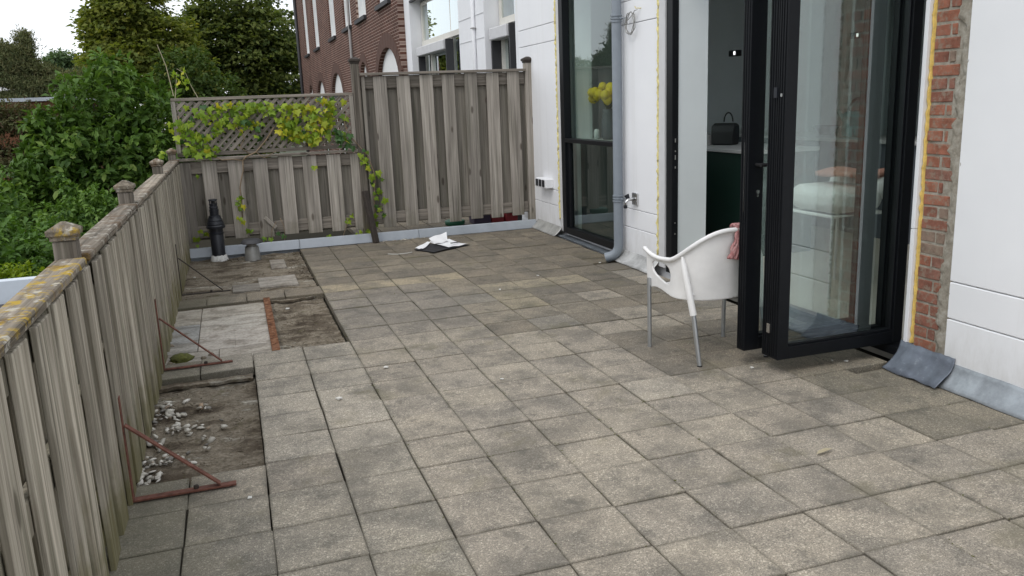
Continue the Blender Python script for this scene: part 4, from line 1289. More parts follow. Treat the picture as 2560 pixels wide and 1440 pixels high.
# ------------------------------------------------------------------ papers
pp = empty('black_folder', (2.1, 4.80, 0), 0, 'open black folder with loose white sheets lying on the tiles', 'folder')
def quad(name, mat, pts, par, th=0.004):
    vs = [Vector(p) for p in pts]
    mb = MB().add(vs + [v - Vector((0, 0, th)) for v in vs], [(0, 1, 2, 3), (7, 6, 5, 4), (0, 4, 5, 1), (1, 5, 6, 2), (2, 6, 7, 3), (3, 7, 4, 0)])
    return mb.build(name, MAT[mat], par)
quad('cover', 'folder', [(1.975, 4.80, 0.014), (2.115, 4.535, 0.014), (2.30, 4.66, 0.016), (2.15, 4.98, 0.03)], pp)
quad('cover', 'folder', [(2.303, 4.655, 0.012), (2.56, 4.79, 0.012), (2.38, 5.02, 0.014), (2.153, 4.98, 0.03)], pp)
def curl(name, pts, lift, par):
    n = 8; vs = []; fs = []
    a, b, c, d = [Vector(p) for p in pts]
    for j in range(n + 1):
        for i in range(n + 1):
            u, v = i / n, j / n
            p = (a * (1 - u) + b * u) * (1 - v) + (d * (1 - u) + c * u) * v
            p.z += lift * (v ** 2) * (0.4 + 0.6 * u) + 0.004 * math.sin(u * 9 + v * 5)
            vs.append(p)
    for j in range(n):
        for i in range(n):
            q_ = j * (n + 1) + i
            fs.append((q_, q_ + 1, q_ + n + 2, q_ + n + 1))
    o = MB().add(vs, fs).build(name, MAT['paper'], par, smooth=True)
    return o
curl('sheet', [(2.31, 4.69, 0.022), (2.55, 4.80, 0.02), (2.40, 5.02, 0.02), (2.17, 5.0, 0.035)], 0.03, pp)
curl('sheet', [(2.20, 4.86, 0.040), (2.36, 4.92, 0.045), (2.42, 5.20, 0.05), (2.20, 5.10, 0.05)], 0.05, pp)
curl('sheet', [(1.985, 4.82, 0.022), (2.05, 4.74, 0.022), (2.20, 4.98, 0.035), (2.14, 5.0, 0.035)], 0.02, pp)
MB().bar((2.36, 4.80, 0.044), (2.47, 4.84, 0.040), 0.010, 0.008).build('pen', MAT['folder'], pp)
st2 = MB().tube([(1.69, 4.72, 0.006), (1.78, 4.66, 0.006), (1.88, 4.67, 0.006), (1.93, 4.70, 0.006)], 0.0035, 6).build('white_string', MAT['chip'], None)
tag(st2, 'short piece of white cord on the tiles left of the folder', 'cord')

# ------------------------------------------------------------------ white armchair with a knitted cloth
CH = empty('plastic_armchair', (2.79, 0.60, 0), 0, 'white plastic armchair with metal legs beside the open door', 'chair')
CXc, CYb, CYf = 2.795, 0.405, 0.845       # centre, back, front tip
def shell_pt(s, t):
    """s in [-1,1] along the U from left arm tip over the back to the right arm tip; t in [0,1] bottom to top"""
    a = abs(s); sg = 1 if s >= 0 else -1
    hw = 0.262
    # plan curve: rounded back, straight arms
    if a < 0.5:
        u = a / 0.5
        th = u * math.pi / 2
        px_ = hw * math.sin(th) ** 0.85
        py_ = CYb + 0.155 * (1 - math.cos(th)) ** 1.05
    else:
        u = (a - 0.5) / 0.5
        px_ = hw + 0.004 * math.sin(u * math.pi)
        py_ = CYb + 0.155 + (CYf - CYb - 0.155) * u
    # top edge: high back, dip, raised arm tip
    if a < 0.52:
        u = a / 0.52
        zt = 0.738 - (0.738 - 0.566) * (3 * u * u - 2 * u ** 3)
    else:
        u = (a - 0.52) / 0.48
        zt = 0.566 - 0.012 * math.sin(u * math.pi) + 0.024 * u ** 2
    if a < 0.45:
        zb = 0.345 + 0.01 * (a / 0.45)
    else:
        u = (a - 0.45) / 0.55
        zb = 0.355 + 0.032 * math.sin(u * math.pi) ** 1.3 * (0.35 + u) - 0.005 * u
    z = zb + (zt - zb) * t
    lean = (z - 0.40) / 0.34
    py_ -= 0.045 * lean * max(0.0, 1 - a * 1.5)
    px_ *= 1.0 - 0.05 * (1 - min(1, max(0, lean))) * (1 if a > 0.3 else a / 0.3)
    # lip rolled outwards at the top
    if t > 0.93:
        k_ = (t - 0.93) / 0.07
        if a < 0.5: py_ -= 0.010 * k_ * (1 - a * 2)
        px_ += 0.010 * k_ * min(1, a * 2)
    return Vector((CXc + sg * px_, py_, z))
NS, NTT = 180, 52
vs = []; fs = []
def hole(s, t):
    a = abs(s)
    # opening under each arm, slanted
    u = (a - 0.695) / 0.180
    tl = 0.20 + 0.11 * (u + 1); th = 0.86
    v = (t - (tl + th) / 2) / ((th - tl) / 2)
    return abs(u) ** 2.6 + abs(v) ** 2.6 < 1.0
for i in range(NS + 1):
    s_ = -1 + 2 * i / NS
    for j in range(NTT + 1):
        vs.append(shell_pt(s_, j / NTT))
for i in range(NS):
    for j in range(NTT):
        if hole(-1 + 2 * (i + 0.5) / NS, (j + 0.5) / NTT):
            continue
        a = i * (NTT + 1) + j
        fs.append((a, a + NTT + 1, a + NTT + 2, a + 1))
sh = MB().add(vs, fs).build('shell', MAT['shell'], CH, smooth=True)
bm = bmesh.new(); bm.from_mesh(sh.data)
bmesh.ops.delete(bm, geom=[v for v in bm.verts if not v.link_faces], context='VERTS')
for _ in range(8):                                  # relax the cut edges
    bd = [v for v in bm.verts if v.is_boundary]
    new = {}
    for v in bd:
        ns = [e.other_vert(v) for e in v.link_edges if e.is_boundary]
        if len(ns) == 2:
            new[v] = v.co * 0.5 + (ns[0].co + ns[1].co) * 0.25
    for v, c_ in new.items():
        v.co = c_
bm.to_mesh(sh.data); bm.free()
sh.data.polygons.foreach_set('use_smooth', [True] * len(sh.data.polygons))
md = sh.modifiers.new('thick', 'SOLIDIFY'); md.thickness = 0.012; md.offset = 1
# rolled rim along the top
MB().tube([shell_pt(-1 + 2 * i / 90, 1.0) + Vector((0, 0, 0.001)) for i in range(91)], [0.013] * 91, 8).build('rim', MAT['shell'], CH, smooth=True)
# seat
nx = 20; vs = []; fs = []
for j in range(nx + 1):
    for i in range(nx + 1):
        u = -1 + 2 * i / nx; v = j / nx
        wid = 0.235 * (0.80 + 0.20 * math.sin(min(1, v * 1.6) * math.pi / 2))
        zz = 0.392 - 0.020 * (1 - u * u) * math.sin(v * math.pi) - 0.025 * max(0, v - 0.8) / 0.2
        vs.append((CXc + u * wid, CYb + 0.035 + 0.42 * v, zz))
for j in range(nx):
    for i in range(nx):
        a = j * (nx + 1) + i
        fs.append((a, a + 1, a + nx + 2, a + nx + 1))
se = MB().add(vs, fs).build('seat', MAT['shell'], CH, smooth=True)
md = se.modifiers.new('thick', 'SOLIDIFY'); md.thickness = 0.014
for top, foot in (((2.535, 0.800, 0.42), (2.536, 0.796, 0.0)), ((3.042, 0.800, 0.42), (3.035, 0.796, 0.0))):
    MB().tube([top, foot], [0.0125, 0.0125], 12).build('leg', MAT['alu'], CH, smooth=True, auto=40)
for sg in (-1, 1):
    tp = Vector((CXc + sg * 0.245, 0.452, 0.60)); mid = Vector((CXc + sg * 0.212, 0.385, 0.285)); ft = Vector((CXc + (-0.190 if sg < 0 else 0.235), 0.352, 0.0))
    MB().tube([tp, tp.lerp(mid, 0.15), tp.lerp(mid, 0.5), mid], [0.006, 0.016, 0.0185, 0.0185], 14).build('leg_sleeve', MAT['shell'], CH, smooth=True, auto=50)
    MB().tube([mid + Vector((0, 0, 0.004)), ft], [0.0135, 0.0125], 12).build('leg', MAT['alu'], CH, smooth=True, auto=40)
    MB().tube([ft + Vector((0, 0, 0.008)), ft - Vector((0, 0, 0.0))], [0.0140, 0.0140], 12).build('leg_cap', MAT['rubber'], CH)
# knitted cloth hung over the backrest
nu, nv = 16, 30; vs = []; fs = []
for j in range(nv + 1):
    t = j / nv
    for i in range(nu + 1):
        u = -1 + 2 * i / nu
        w = 0.026 + 0.030 * max(0, t - 0.35) / 0.65 + 0.004 * math.sin(t * 20)
        x = 2.842 + u * w * 1.15 - 0.022 * max(0, t - 0.3)
        rip = 0.010 * math.sin(u * 7 + t * 4) * (0.4 + t) + 0.004 * math.sin(u * 17 + 2)
        if t < 0.22:
            a_ = (t / 0.22) * math.pi
            y = 0.372 - 0.022 * math.cos(a_) * -1 * -1; z = 0.742 + 0.022 * math.sin(a_)
            y = 0.380 + 0.020 * math.cos(a_)
        else:
            tt = (t - 0.22) / 0.78
            y = 0.357 - 0.012 * math.sin(tt * 2.5); z = 0.742 - 0.165 * tt - 0.012 * u * tt
        vs.append((x, y - abs(rip) - 0.003, z))
for j in range(nv):
    for i in range(nu):
        a = j * (nu + 1) + i
        fs.append((a, a + 1, a + nu + 2, a + nu + 1))
tw = MB().add(vs, fs).build('knitted_cloth', MAT['knit'], None, smooth=True)
md = tw.modifiers.new('thick', 'SOLIDIFY'); md.thickness = 0.014; md.offset = 0
tag(tw, 'pink knitted cloth hanging over the back of the white armchair', 'cloth')

# ------------------------------------------------------------------ neighbouring white house
WH = empty('white_house', (3.72, 9.2, -2.8), 0, 'white rendered neighbouring house with tall windows behind the fence', 'house')
def WB(name, mat, x0, x1, y0, y1, z0, z1, par=WH, bevel=0.0):
    return MB().box(x0, x1, y0, y1, z0, z1).build(name, MAT[mat], par, bevel=bevel)
WB('wall', 'house_white', 3.72, 4.3, 6.15, 6.45, -0.3, 4.6)
WB('wall', 'house_white', 3.72, 4.3, 7.72, 9.02, -0.3, 4.6)
WB('wall', 'house_white', 3.72, 4.3, 12.42, 12.88, -0.3, 4.6)
WB('wall', 'house_white', 3.721, 4.3, 6.4505, 7.7195, 3.30, 4.6)
WB('wall', 'house_white', 3.721, 4.3, 9.0205, 12.4195, 3.32, 4.6)
WB('lintel_trim', 'slate', 3.725, 3.78, 9.02, 12.42, 3.285, 3.318)
for z in (2.30, 2.62):
    WB('render_joint', 'trim', 3.714, 3.7195, 7.73, 9.01, z, z + 0.008)
MB().tube([(3.69, 8.15, -0.3), (3.69, 8.15, 4.6)], 0.028, 10).build('drainpipe', MAT['house_white'], WH, smooth=True)
WB('pipe_bracket', 'curtain', 3.66, 3.72, 8.10, 8.20, 2.45, 2.462)
def nwin(y0, y1, split, zt, box0, box1, muls):
    w = WB('window_frame', 'cream_paint', 3.93, 4.01, y0, y0 + 0.09, -0.3, zt)
    def sub(nm, mat, *a, bevel=0.0):
        o = MB().box(*a).build(nm, MAT[mat], None, bevel=bevel); 
        o.location = -Vector(WH.location); o.parent = w; return o
    sub('frame_bar', 'cream_paint', 3.93, 4.01, y1 - 0.09, y1, -0.3, zt)
    sub('frame_bar', 'cream_paint', 3.90, 4.02, y0 + 0.0905, y1 - 0.0905, split, split + 0.085)
    sub('frame_bar', 'cream_paint', 3.93, 4.01, y0 + 0.0905, y1 - 0.0905, zt - 0.07, zt)
    for ym in muls:
        sub('frame_bar', 'cream_paint', 3.935, 4.005, ym, ym + 0.07, split + 0.0855, zt - 0.0705)
        sub('frame_bar', 'cream_paint', 3.935, 4.005, ym, ym + 0.07, -0.3, split - 0.001)
    cuts = [y0 + 0.0905] + [v for m_ in sorted(muls) for v in (m_, m_ + 0.07)] + [y1 - 0.0905]
    for ya, yb in zip(cuts[0::2], cuts[1::2]):          # panes turned a few degrees so they reflect open sky
        dx = 0.055 * (yb - ya)
        o = MB().add([(3.985, ya, split + 0.086), (3.985 - dx, yb, split + 0.086), (3.985 - dx, yb, zt - 0.071), (3.985, ya, zt - 0.071)], [(0, 1, 2, 3)]).build('pane', MAT['house_glass'])
        o.location = -Vector(WH.location); o.parent = w
    sub('pane', 'house_glass', 3.97, 3.974, y0 + 0.0905, y1 - 0.0905, -0.3, split - 0.001)
    sub('curtain', 'curtain', 4.06, 4.08, y0 + 0.1, y0 + 0.42, split + 0.05, zt)
    sub('curtain', 'curtain', 4.06, 4.08, y1 - 0.40, y1 - 0.1, -0.3, zt)
    s2 = WB('shutter_box', 'trim', 3.76, 3.925, box0, box1, split - 0.19, split - 0.035, bevel=0.012)
    WB('shutter_guide', 'slate', 3.80, 3.925, box0 - 0.05, box0 - 0.002, -0.3, split - 0.03)
    WB('shutter_guide', 'slate', 3.80, 3.925, box1 + 0.002, box1 + 0.05, -0.3, split - 0.03)
    return w
nwin(9.15, 12.40, 2.50, 3.28, 10.2, 12.2, (10.25, 11.75))
nwin(6.50, 7.70, 2.44, 3.28, 6.95, 7.66, (6.85,))
WB('slanted_trim', 'white_paint', 3.66, 3.719, 6.16, 6.22, 2.3, 2.75)
WB('dark_room_back', 'dark_room', 4.6, 4.7, 6.2, 12.8, -0.3, 4.6)

# ------------------------------------------------------------------ brown brick house
BH = empty('brick_house', (3.6, 24, -2.8), 0, 'long brown brick house with arched windows below and tall windows above', 'house')
def BB(name, mat, x0, x1, y0, y1, z0, z1, par=BH):
    return MB().box(x0, x1, y0, y1, z0, z1).build(name, MAT[mat], par)
XF, XB = 3.60, 4.10
BH_Y0, BH_Y1 = 12.885, 35.0
WIN_U = [(13.55, 14.95), (16.55, 17.95), (18.95, 20.35), (22.15, 23.6), (26.7, 28.2), (30.3, 31.8)]
LOW = [(12.95 + 0.15, 15.55, 2.62), (17.05, 17.95, 2.50), (21.5, 24.2, 2.47), (26.1, 28.7, 2.40), (30.3, 31.6, 2.35)]
BAND, SILL = 3.05, 3.50
mb = MB()
mb.box(XF, XB, BH_Y0, BH_Y1, BAND, SILL)
ys = [BH_Y0] + [v for ab in WIN_U for v in ab] + [BH_Y1]
for a, b in zip(ys[0::2], ys[1::2]):
    mb.box(XF, XB, a, b, SILL, 7.5)
ys = [BH_Y0] + [v for ab in LOW for v in ab[:2]] + [BH_Y1]
for a, b in zip(ys[0::2], ys[1::2]):
    mb.box(XF, XB, a, b, -2.8, BAND)
NA = 14
for a, b, zt in LOW:
    c = (a + b) / 2; hw = (b - a) / 2
    rise = min(hw * 0.62, 0.95)
    zs = zt - rise
    arc = [(c - hw * math.cos(math.pi * k / NA), zs + rise * math.sin(math.pi * k / NA)) for k in range(NA + 1)]
    for k in range(NA):
        p, q_ = arc[k], arc[k + 1]
        mb.prism([p, q_, (q_[0], BAND), (p[0], BAND)], XF, XB)
bw = mb.build('wall', MAT['house_brick'], BH)
for a, b, zt in LOW:
    c = (a + b) / 2; hw = (b - a) / 2
    rise = min(hw * 0.62, 0.95); zs = zt - rise
    m2 = MB(); ro = 0.30 if hw > 0.6 else 0.22
    for k in range(NA):
        t0, t1 = math.pi * k / NA, math.pi * (k + 1) / NA
        P_ = lambda t, e: (c - (hw + e) * math.cos(t), zs + (rise + e) * math.sin(t))
        m2.prism([P_(t0 + 0.006, 0.002), P_(t1 - 0.006, 0.002), P_(t1 - 0.006, ro), P_(t0 + 0.006, ro)], XF - 0.012, XF + 0.03)
    m2.build('arch', MAT['arch_brick'], BH)
    # window inside the arch
    arcw = [(c - (hw - 0.002) * math.cos(math.pi * k / NA), zs + (rise - 0.002) * math.sin(math.pi * k / NA)) for k in range(NA + 1)]
    w = MB().prism([(a + 0.002, -0.5)] + arcw + [(b - 0.002, -0.5)], XF + 0.085, XF + 0.15).build('window', MAT['white_paint'], BH)
    if hw > 0.5:
        zg = zs + rise * 0.15
        for s0, s1 in ((0.06, 0.46), (0.54, 0.94)):
            g_ = MB().box(XF + 0.078, XF + 0.084, a + (b - a) * s0, a + (b - a) * s1, -0.4, zg - 0.10).build('pane', MAT['house_glass'])
            g_.location = -Vector(BH.location); g_.parent = w
        g_ = MB().box(XF + 0.01, XF + 0.0775, a + 0.1, b - 0.1, zg - 0.07, zg + 0.04).build('shutter_box', MAT['slate' if hw > 1 else 'curtain'])
        g_.location = -Vector(BH.location); g_.parent = w
for a, b in WIN_U:
    w_ = MB()
    for s0, s1 in ((0.0, 0.09), (0.46, 0.54), (0.91, 1.0)):
        w_.box(XF + 0.05, XF + 0.24, a + 0.002 + (b - a - 0.004) * s0, a + 0.002 + (b - a - 0.004) * s1, SILL + 0.002, 7.0)
    w_.box(XF + 0.06, XF + 0.235, a + 0.003, b - 0.003, SILL + 0.004, SILL + 0.12)
    w = w_.build('window', MAT['white_paint'], BH)
    for s0, s1 in ((0.07, 0.47), (0.53, 0.93)):
        g_ = MB().box(XF + 0.200, XF + 0.206, a + (b - a) * s0 + 0.03, a + (b - a) * s1 - 0.0, SILL + 0.121, 6.9).build('pane', MAT['house_glass'])
        g_.location = -Vector(BH.location); g_.parent = w
    MB().box(XF - 0.07, XF + 0.178, a - 0.05, b + 0.05, SILL - 0.09, SILL - 0.002).build('sill', MAT['slate'], BH)
MB().tube([(XF - 0.05, 19.0, -2.8), (XF - 0.05, 19.0, 7.5)], 0.035, 8).build('drainpipe', MAT['curtain'], BH, smooth=True)
MB().tube([(XF - 0.06, 34.2, -2.8), (XF - 0.06, 34.2, 7.5)], 0.07, 8).build('drainpipe', MAT['slate'], BH, smooth=True)
BB('house_end', 'house_brick', XB + 0.001, 11.0, 34.4, 34.9, -2.8, 7.5)
BB('roof', 'slate', 3.3, 11.0, 12.9, 35.2, 7.51, 7.8)

# ------------------------------------------------------------------ low roofs and houses to the left
SR = empty('flat_roof_shed', (-2.6, -0.5, -2.8), 0, 'low flat roofed shed with pale metal edge behind the left fence', 'shed')
MB().box(-5.0, -0.46, -4.0, 2.46, -2.8, 0.27).build('shed_body', MAT['felt'], SR)
MB().box(-4.9, -0.56, -3.9, 2.36, 0.2705, 0.34).build('shed_roof', MAT['felt'], SR)
for a in ((-5.05, -0.44, 2.465, 2.53, 0.20, 0.47), (-0.455, -0.40, -4.05, 2.46, 0.20, 0.47)):
    MB().box(*a).build('edge_trim', MAT['fascia'], SR, bevel=0.006)
EX = empty('garden_annex', (-3.6, 11.3, -2.8), 0, 'low annex behind the big shrub carrying a white rooflight', 'annex')
MB().box(-6.5, -2.1, 9.8, 13.0, -2.8, 0.12).build('annex_body', MAT['house_brick'], EX)
MB().box(-6.6, -2.05, 9.7, 13.1, 0.1205, 0.17).build('annex_roof', MAT['felt'], EX)
rlx = MB().box(-3.5, -2.4, 9.9, 11.0, 0.1705, 0.36).build('rooflight', MAT['white_paint'], EX, bevel=0.01)
for k in range(3):
    o = MB().box(-3.45 + 0.36 * k, -3.15 + 0.36 * k, 9.95, 10.95, 0.3605, 0.39).build('roof_pane', MAT['curtain'])
    o.location = -Vector(EX.location); o.parent = rlx
GH = empty('garden_house', (-5.6, 25, -2.8), 0, 'low orange brick house with pale flat roof edge behind the shrubs', 'house')
MB().box(-14.0, -3.9, 24.0, 29.0, -2.8, 1.95).build('wall', MAT['orange_brick'], GH)
MB().box(-14.2, -3.8, 23.85, 29.2, 1.951, 2.05).build('roof_edge', MAT['curb'], GH)

# ------------------------------------------------------------------ foliage
def tint_attr(me, vals):
    at = me.attributes.new('tint', 'FLOAT', 'FACE')
    at.data.foreach_set('value', np.asarray(vals, dtype=np.float32))

def unit(v):
    return v / (np.linalg.norm(v, axis=1, keepdims=True) + 1e-9)

def leaves_mesh(name, P, D, Nn, L, W, mat, parent, tint, fold=0.25):
    """P base, D axis, Nn normal; one folded diamond per leaf"""
    n = len(P)
    D = unit(D)
    Sd = unit(np.cross(D, Nn)); Nn = np.cross(Sd, D)
    L = np.broadcast_to(np.asarray(L).reshape(-1, 1), (n, 1)); W = np.broadcast_to(np.asarray(W).reshape(-1, 1), (n, 1))
    v = np.empty((n, 4, 3), np.float32)
    v[:, 0] = P
    v[:, 1] = P + D * L * 0.5 + Sd * W * 0.5 + Nn * W * fold
    v[:, 2] = P + D * L - Nn * L * 0.10
    v[:, 3] = P + D * L * 0.5 - Sd * W * 0.5 + Nn * W * fold
    org = np.array(origin(parent)) if parent is not None else np.zeros(3)
    v -= org.astype(np.float32)
    me = bpy.data.meshes.new(name)
    me.vertices.add(n * 4)
    me.vertices.foreach_set('co', v.reshape(-1))
    idx = np.arange(n)[:, None] * 4
    tri = np.concatenate([idx + np.array([0, 1, 2]), idx + np.array([0, 2, 3])], axis=1).reshape(-1)
    me.loops.add(n * 6)
    me.loops.foreach_set('vertex_index', tri.astype(np.int32))
    me.polygons.add(n * 2)
    me.polygons.foreach_set('loop_start', np.arange(0, n * 6, 3, dtype=np.int32))
    me.update(calc_edges=True)
    tint_attr(me, np.repeat(tint, 2))
    me.materials.append(mat)
    o = bpy.data.objects.new(name, me)
    COL.objects.link(o)
    o.parent = parent
    return o

def crown_points(rng, lobes, n, inner=0.5, bump=0.25, bscale=2.0):
    lob = np.array(lobes, float)            # x,y,z,rx,ry,rz
    w = (lob[:, 3] * lob[:, 5]) ; w = w / w.sum()
    k = rng.choice(len(lob), n, p=w)
    d = unit(rng.normal(size=(n, 3)))
    r = inner + (1 - inner) * rng.random(n) ** 0.6
    nz = np.array([mnoise.noise(Vector((a[0] * bscale + q * 3.1, a[1] * bscale, a[2] * bscale))) for a, q in zip(d, k)])
    r = r * (1 + bump * nz)
    P = lob[k, :3] + d * r[:, None] * lob[k, 3:]
    return P, d, r

def foliage(rng, lobes, n_twigs, per, L, W, spread, style='round', inner=0.5, bump=0.25):
    P, d, r = crown_points(rng, lobes, n_twigs, inner, bump)
    n = n_twigs * per
    tw = np.repeat(np.arange(n_twigs), per)
    base = P[tw]; out = d[tw]
    if style == 'flat':          # layered horizontal sprays
        ax = unit(out * np.array([1, 1, 0.15]) + rng.normal(size=(n_twigs, 3))[tw] * 0.35)
        off = rng.normal(size=(n, 3)) * spread * np.array([1, 1, 0.22])
        D = unit(ax + rng.normal(size=(n, 3)) * 0.55 * np.array([1, 1, 0.35]) + np.array([0, 0, -0.12]))
        N = unit(np.array([0, 0, 0.8]) + out * 0.7 + rng.normal(size=(n, 3)) * 0.35)
    elif style == 'needle':
        off = rng.normal(size=(n, 3)) * spread * np.array([1, 1, 0.45])
        D = unit(rng.normal(size=(n, 3)) + np.array([0, 0, 0.5]) + out * 0.4)
        N = unit(rng.normal(size=(n, 3)))
    else:
        ax = unit(d + rng.normal(size=(n_twigs, 3)) * 0.4 + np.array([0, 0, 0.25]))[tw]
        t = (np.tile(np.arange(per), n_twigs) / per)[:, None]
        off = ax * (t - 0.5) * spread * 2 + rng.normal(size=(n, 3)) * spread * 0.25
        D = unit(ax * 0.45 + unit(rng.normal(size=(n, 3))) * 0.9 + np.array([0, 0, -0.25]))
        N = unit(out * 0.6 + np.array([0, 0, 0.9]) + rng.normal(size=(n, 3)) * 0.4)
    s = rng.uniform(0.7, 1.25, n)
    tint = np.clip(rng.beta(2, 2.5, n_twigs)[tw] * 0.7 + rng.random(n) * 0.3, 0, 0.998)
    return base + off, D, N, L * s, W * s, tint

def trunk(parent, base, top, r0_, r1_, limbs, mat='bark'):
    b = Vector(base); t = Vector(top)
    mid = b.lerp(t, 0.5) + Vector((0.05, 0.03, 0)) * (t - b).length * 0.2
    MB().tube([b, b.lerp(mid, 0.6), mid, t], [r0_, r0_ * 0.85, (r0_ + r1_) / 2, r1_], 8).build('trunk', MAT[mat], parent, smooth=True)
    for l in limbs:
        l = Vector(l)
        s_ = b.lerp(t, 0.55 + 0.4 * random.random())
        MB().tube([s_, s_.lerp(l, 0.5) + Vector((0, 0, 0.06 * (l - s_).length)), l], [r1_ * 0.8, r1_ * 0.5, r1_ * 0.15], 6).build('limb', MAT[mat], parent, smooth=True)

def plant(name, label, cat, base, lobes, mat, n_twigs, per, L, W, spread, style='round', inner=0.5, bump=0.25, seed=1, group=None, tr=None, part='crown', singles=0):
    rng = np.random.default_rng(seed)
    e = empty(name, base, 0, label, cat, group)
    P, D, N, Ls, Ws, tint = foliage(rng, lobes, n_twigs, per, L, W, spread, style, inner, bump)
    keep = np.ones(len(P), bool)
    if singles:
        c = np.array(CAM)
        dist = np.linalg.norm(P - c, axis=1)
        order = np.argsort(dist)
        pick = []
        for i in order:
            if in_frame(P[i], -10) and P[i][2] > 0.55:
                pick.append(i)
            if len(pick) >= singles: break
        keep[pick] = False
        # a leaf of its own: six-sided blade, folded on the midrib
        lm = []
        for v_ in range(3):
            a = 0.16 + 0.05 * v_
            me = MB().add([(0, 0, 0), (0.28, 0.36, a), (0.68, 0.34, a * 0.9), (1, 0, -0.10 - 0.05 * v_), (0.68, -0.34, a * 0.9), (0.28, -0.36, a), (0.5, 0, 0.02)],
                          [(0, 6, 1), (1, 6, 2), (2, 6, 3), (3, 6, 4), (4, 6, 5), (5, 6, 0)]).mesh('leaf', mat)
            tint_attr(me, [0.0] * 6)
            lm.append(me)
        for q_, i in enumerate(pick):
            d_ = Vector(D[i]); n_ = Vector(N[i]); sd_ = d_.cross(n_).normalized(); n_ = sd_.cross(d_)
            m_ = Matrix((d_ , -sd_, n_)).transposed().to_4x4()
            o = bpy.data.objects.new('leaf', lm[q_ % 3])
            COL.objects.link(o)
            o.parent = e
            sc_ = float(Ls[i])
            o.matrix_basis = Matrix.Translation(Vector(P[i]) - Vector(base)) @ m_ @ Matrix.Diagonal((sc_, sc_ * float(W / L) * 1.4, sc_ * 0.5, 1))
    o = leaves_mesh(part, P[keep], D[keep], N[keep], Ls[keep], Ws[keep], mat, e, tint[keep])
    if singles: o['kind'] = 'stuff'
    if tr:
        trunk(e, base, tr[0], tr[1], tr[2], tr[3])
    return e

GZ = -2.8
# big glossy shrub just beyond the far corner of the left fence
plant('broadleaf_tree', 'big dark green broad leaved shrub behind the corner of the left fence', 'tree', (-1.3, 8.6, GZ),
      [(-1.15, 8.6, 1.55, 0.55, 0.6, 0.62), (-1.70, 8.5, 1.05, 0.52, 0.6, 0.62), (-0.65, 8.6, 1.10, 0.52, 0.6, 0.75), (-1.25, 8.4, 0.85, 0.85, 0.6, 0.75),
       (-0.55, 8.7, 0.55, 0.5, 0.6, 0.6), (-1.35, 8.3, 0.35, 0.65, 0.55, 0.55), (-1.95, 8.6, 0.75, 0.32, 0.5, 0.4), (-2.05, 8.3, 0.38, 0.45, 0.4, 0.34), (-2.3, 8.4, 0.62, 0.3, 0.4, 0.3), (-0.6, 8.5, -0.2, 0.7, 0.6, 0.5), (-1.10, 8.7, 2.02, 0.22, 0.3, 0.20)],
      MAT['leaf_shrub'], 1350, 13, 0.115, 0.054, 0.09, 'round', 0.62, 0.42, 3, None, ((-1.2, 8.6, 1.3), 0.09, 0.03, [(-1.7, 8.5, 1.2), (-0.7, 8.6, 1.3), (-1.3, 8.5, 1.9), (-1.5, 8.3, 0.8)]), 'foliage', 290)
# smaller soft green tree between shrub and beeches
plant('garden_tree', 'soft green small tree between the big shrub and the dark beech', 'tree', (-0.2, 13.2, GZ),
      [(-0.30, 13.2, 2.05, 0.55, 0.6, 0.62), (-0.65, 13.2, 1.75, 0.45, 0.5, 0.55), (0.15, 13.2, 1.7, 0.50, 0.6, 0.50), (0.45, 13.1, 1.40, 0.42, 0.5, 0.40), (-0.3, 13.0, 1.35, 0.8, 0.6, 0.5), (0.0, 13.2, 0.9, 0.9, 0.7, 0.6)],
      MAT['leaf_mid'], 900, 14, 0.090, 0.050, 0.085, 'round', 0.6, 0.36, 5, None, ((-0.2, 13.2, 1.8), 0.08, 0.025, [(-0.6, 13.2, 2.0), (0.3, 13.2, 1.8)]))
# beeches
plant('beech_tree', 'olive green beech with ragged left edge against the sky', 'tree', (-3.1, 38, GZ),
      [(-3.15, 38, 6.0, 1.25, 1.5, 1.5), (-3.9, 38, 5.2, 1.35, 1.5, 1.3), (-2.1, 38, 4.4, 1.5, 1.5, 1.4), (-3.2, 37.5, 3.6, 1.9, 1.6, 1.4), (-4.2, 38, 3.9, 0.95, 1.2, 1.0), (-1.7, 38, 3.0, 1.6, 1.4, 1.3), (-3.5, 38, 7.7, 1.1, 1.5, 1.2)],
      MAT['leaf_beech'], 2600, 14, 0.24, 0.15, 0.24, 'flat', 0.70, 0.40, 8, 'big trees behind the gardens', ((-3.0, 38, 6.5), 0.32, 0.1, [(-4.2, 38, 5.2), (-2.0, 38, 5.4), (-3.4, 38, 7.5)]))
plant('beech_tree', 'very dark tall beech left of the brown brick house', 'tree', (1.6, 42, GZ),
      [(1.3, 42, 6.7, 1.9, 2.0, 1.7), (-0.1, 42, 5.2, 1.5, 1.8, 1.5), (2.8, 42, 4.9, 1.55, 2.0, 1.5), (1.2, 41.5, 4.4, 2.3, 1.8, 1.8), (3.1, 42, 3.4, 1.5, 1.8, 1.6), (0.8, 41.5, 2.5, 2.3, 1.8, 1.5), (2.6, 42, 1.6, 1.8, 1.6, 1.4), (1.2, 42, 0.6, 2.6, 1.8, 1.5)],
      MAT['leaf_dark'], 3200, 13, 0.25, 0.15, 0.26, 'flat', 0.70, 0.40, 9, 'big trees behind the gardens', ((1.5, 42, 6.8), 0.35, 0.1, [(0.0, 42, 5.8), (2.8, 42, 5.8), (1.2, 42, 7.8)]))
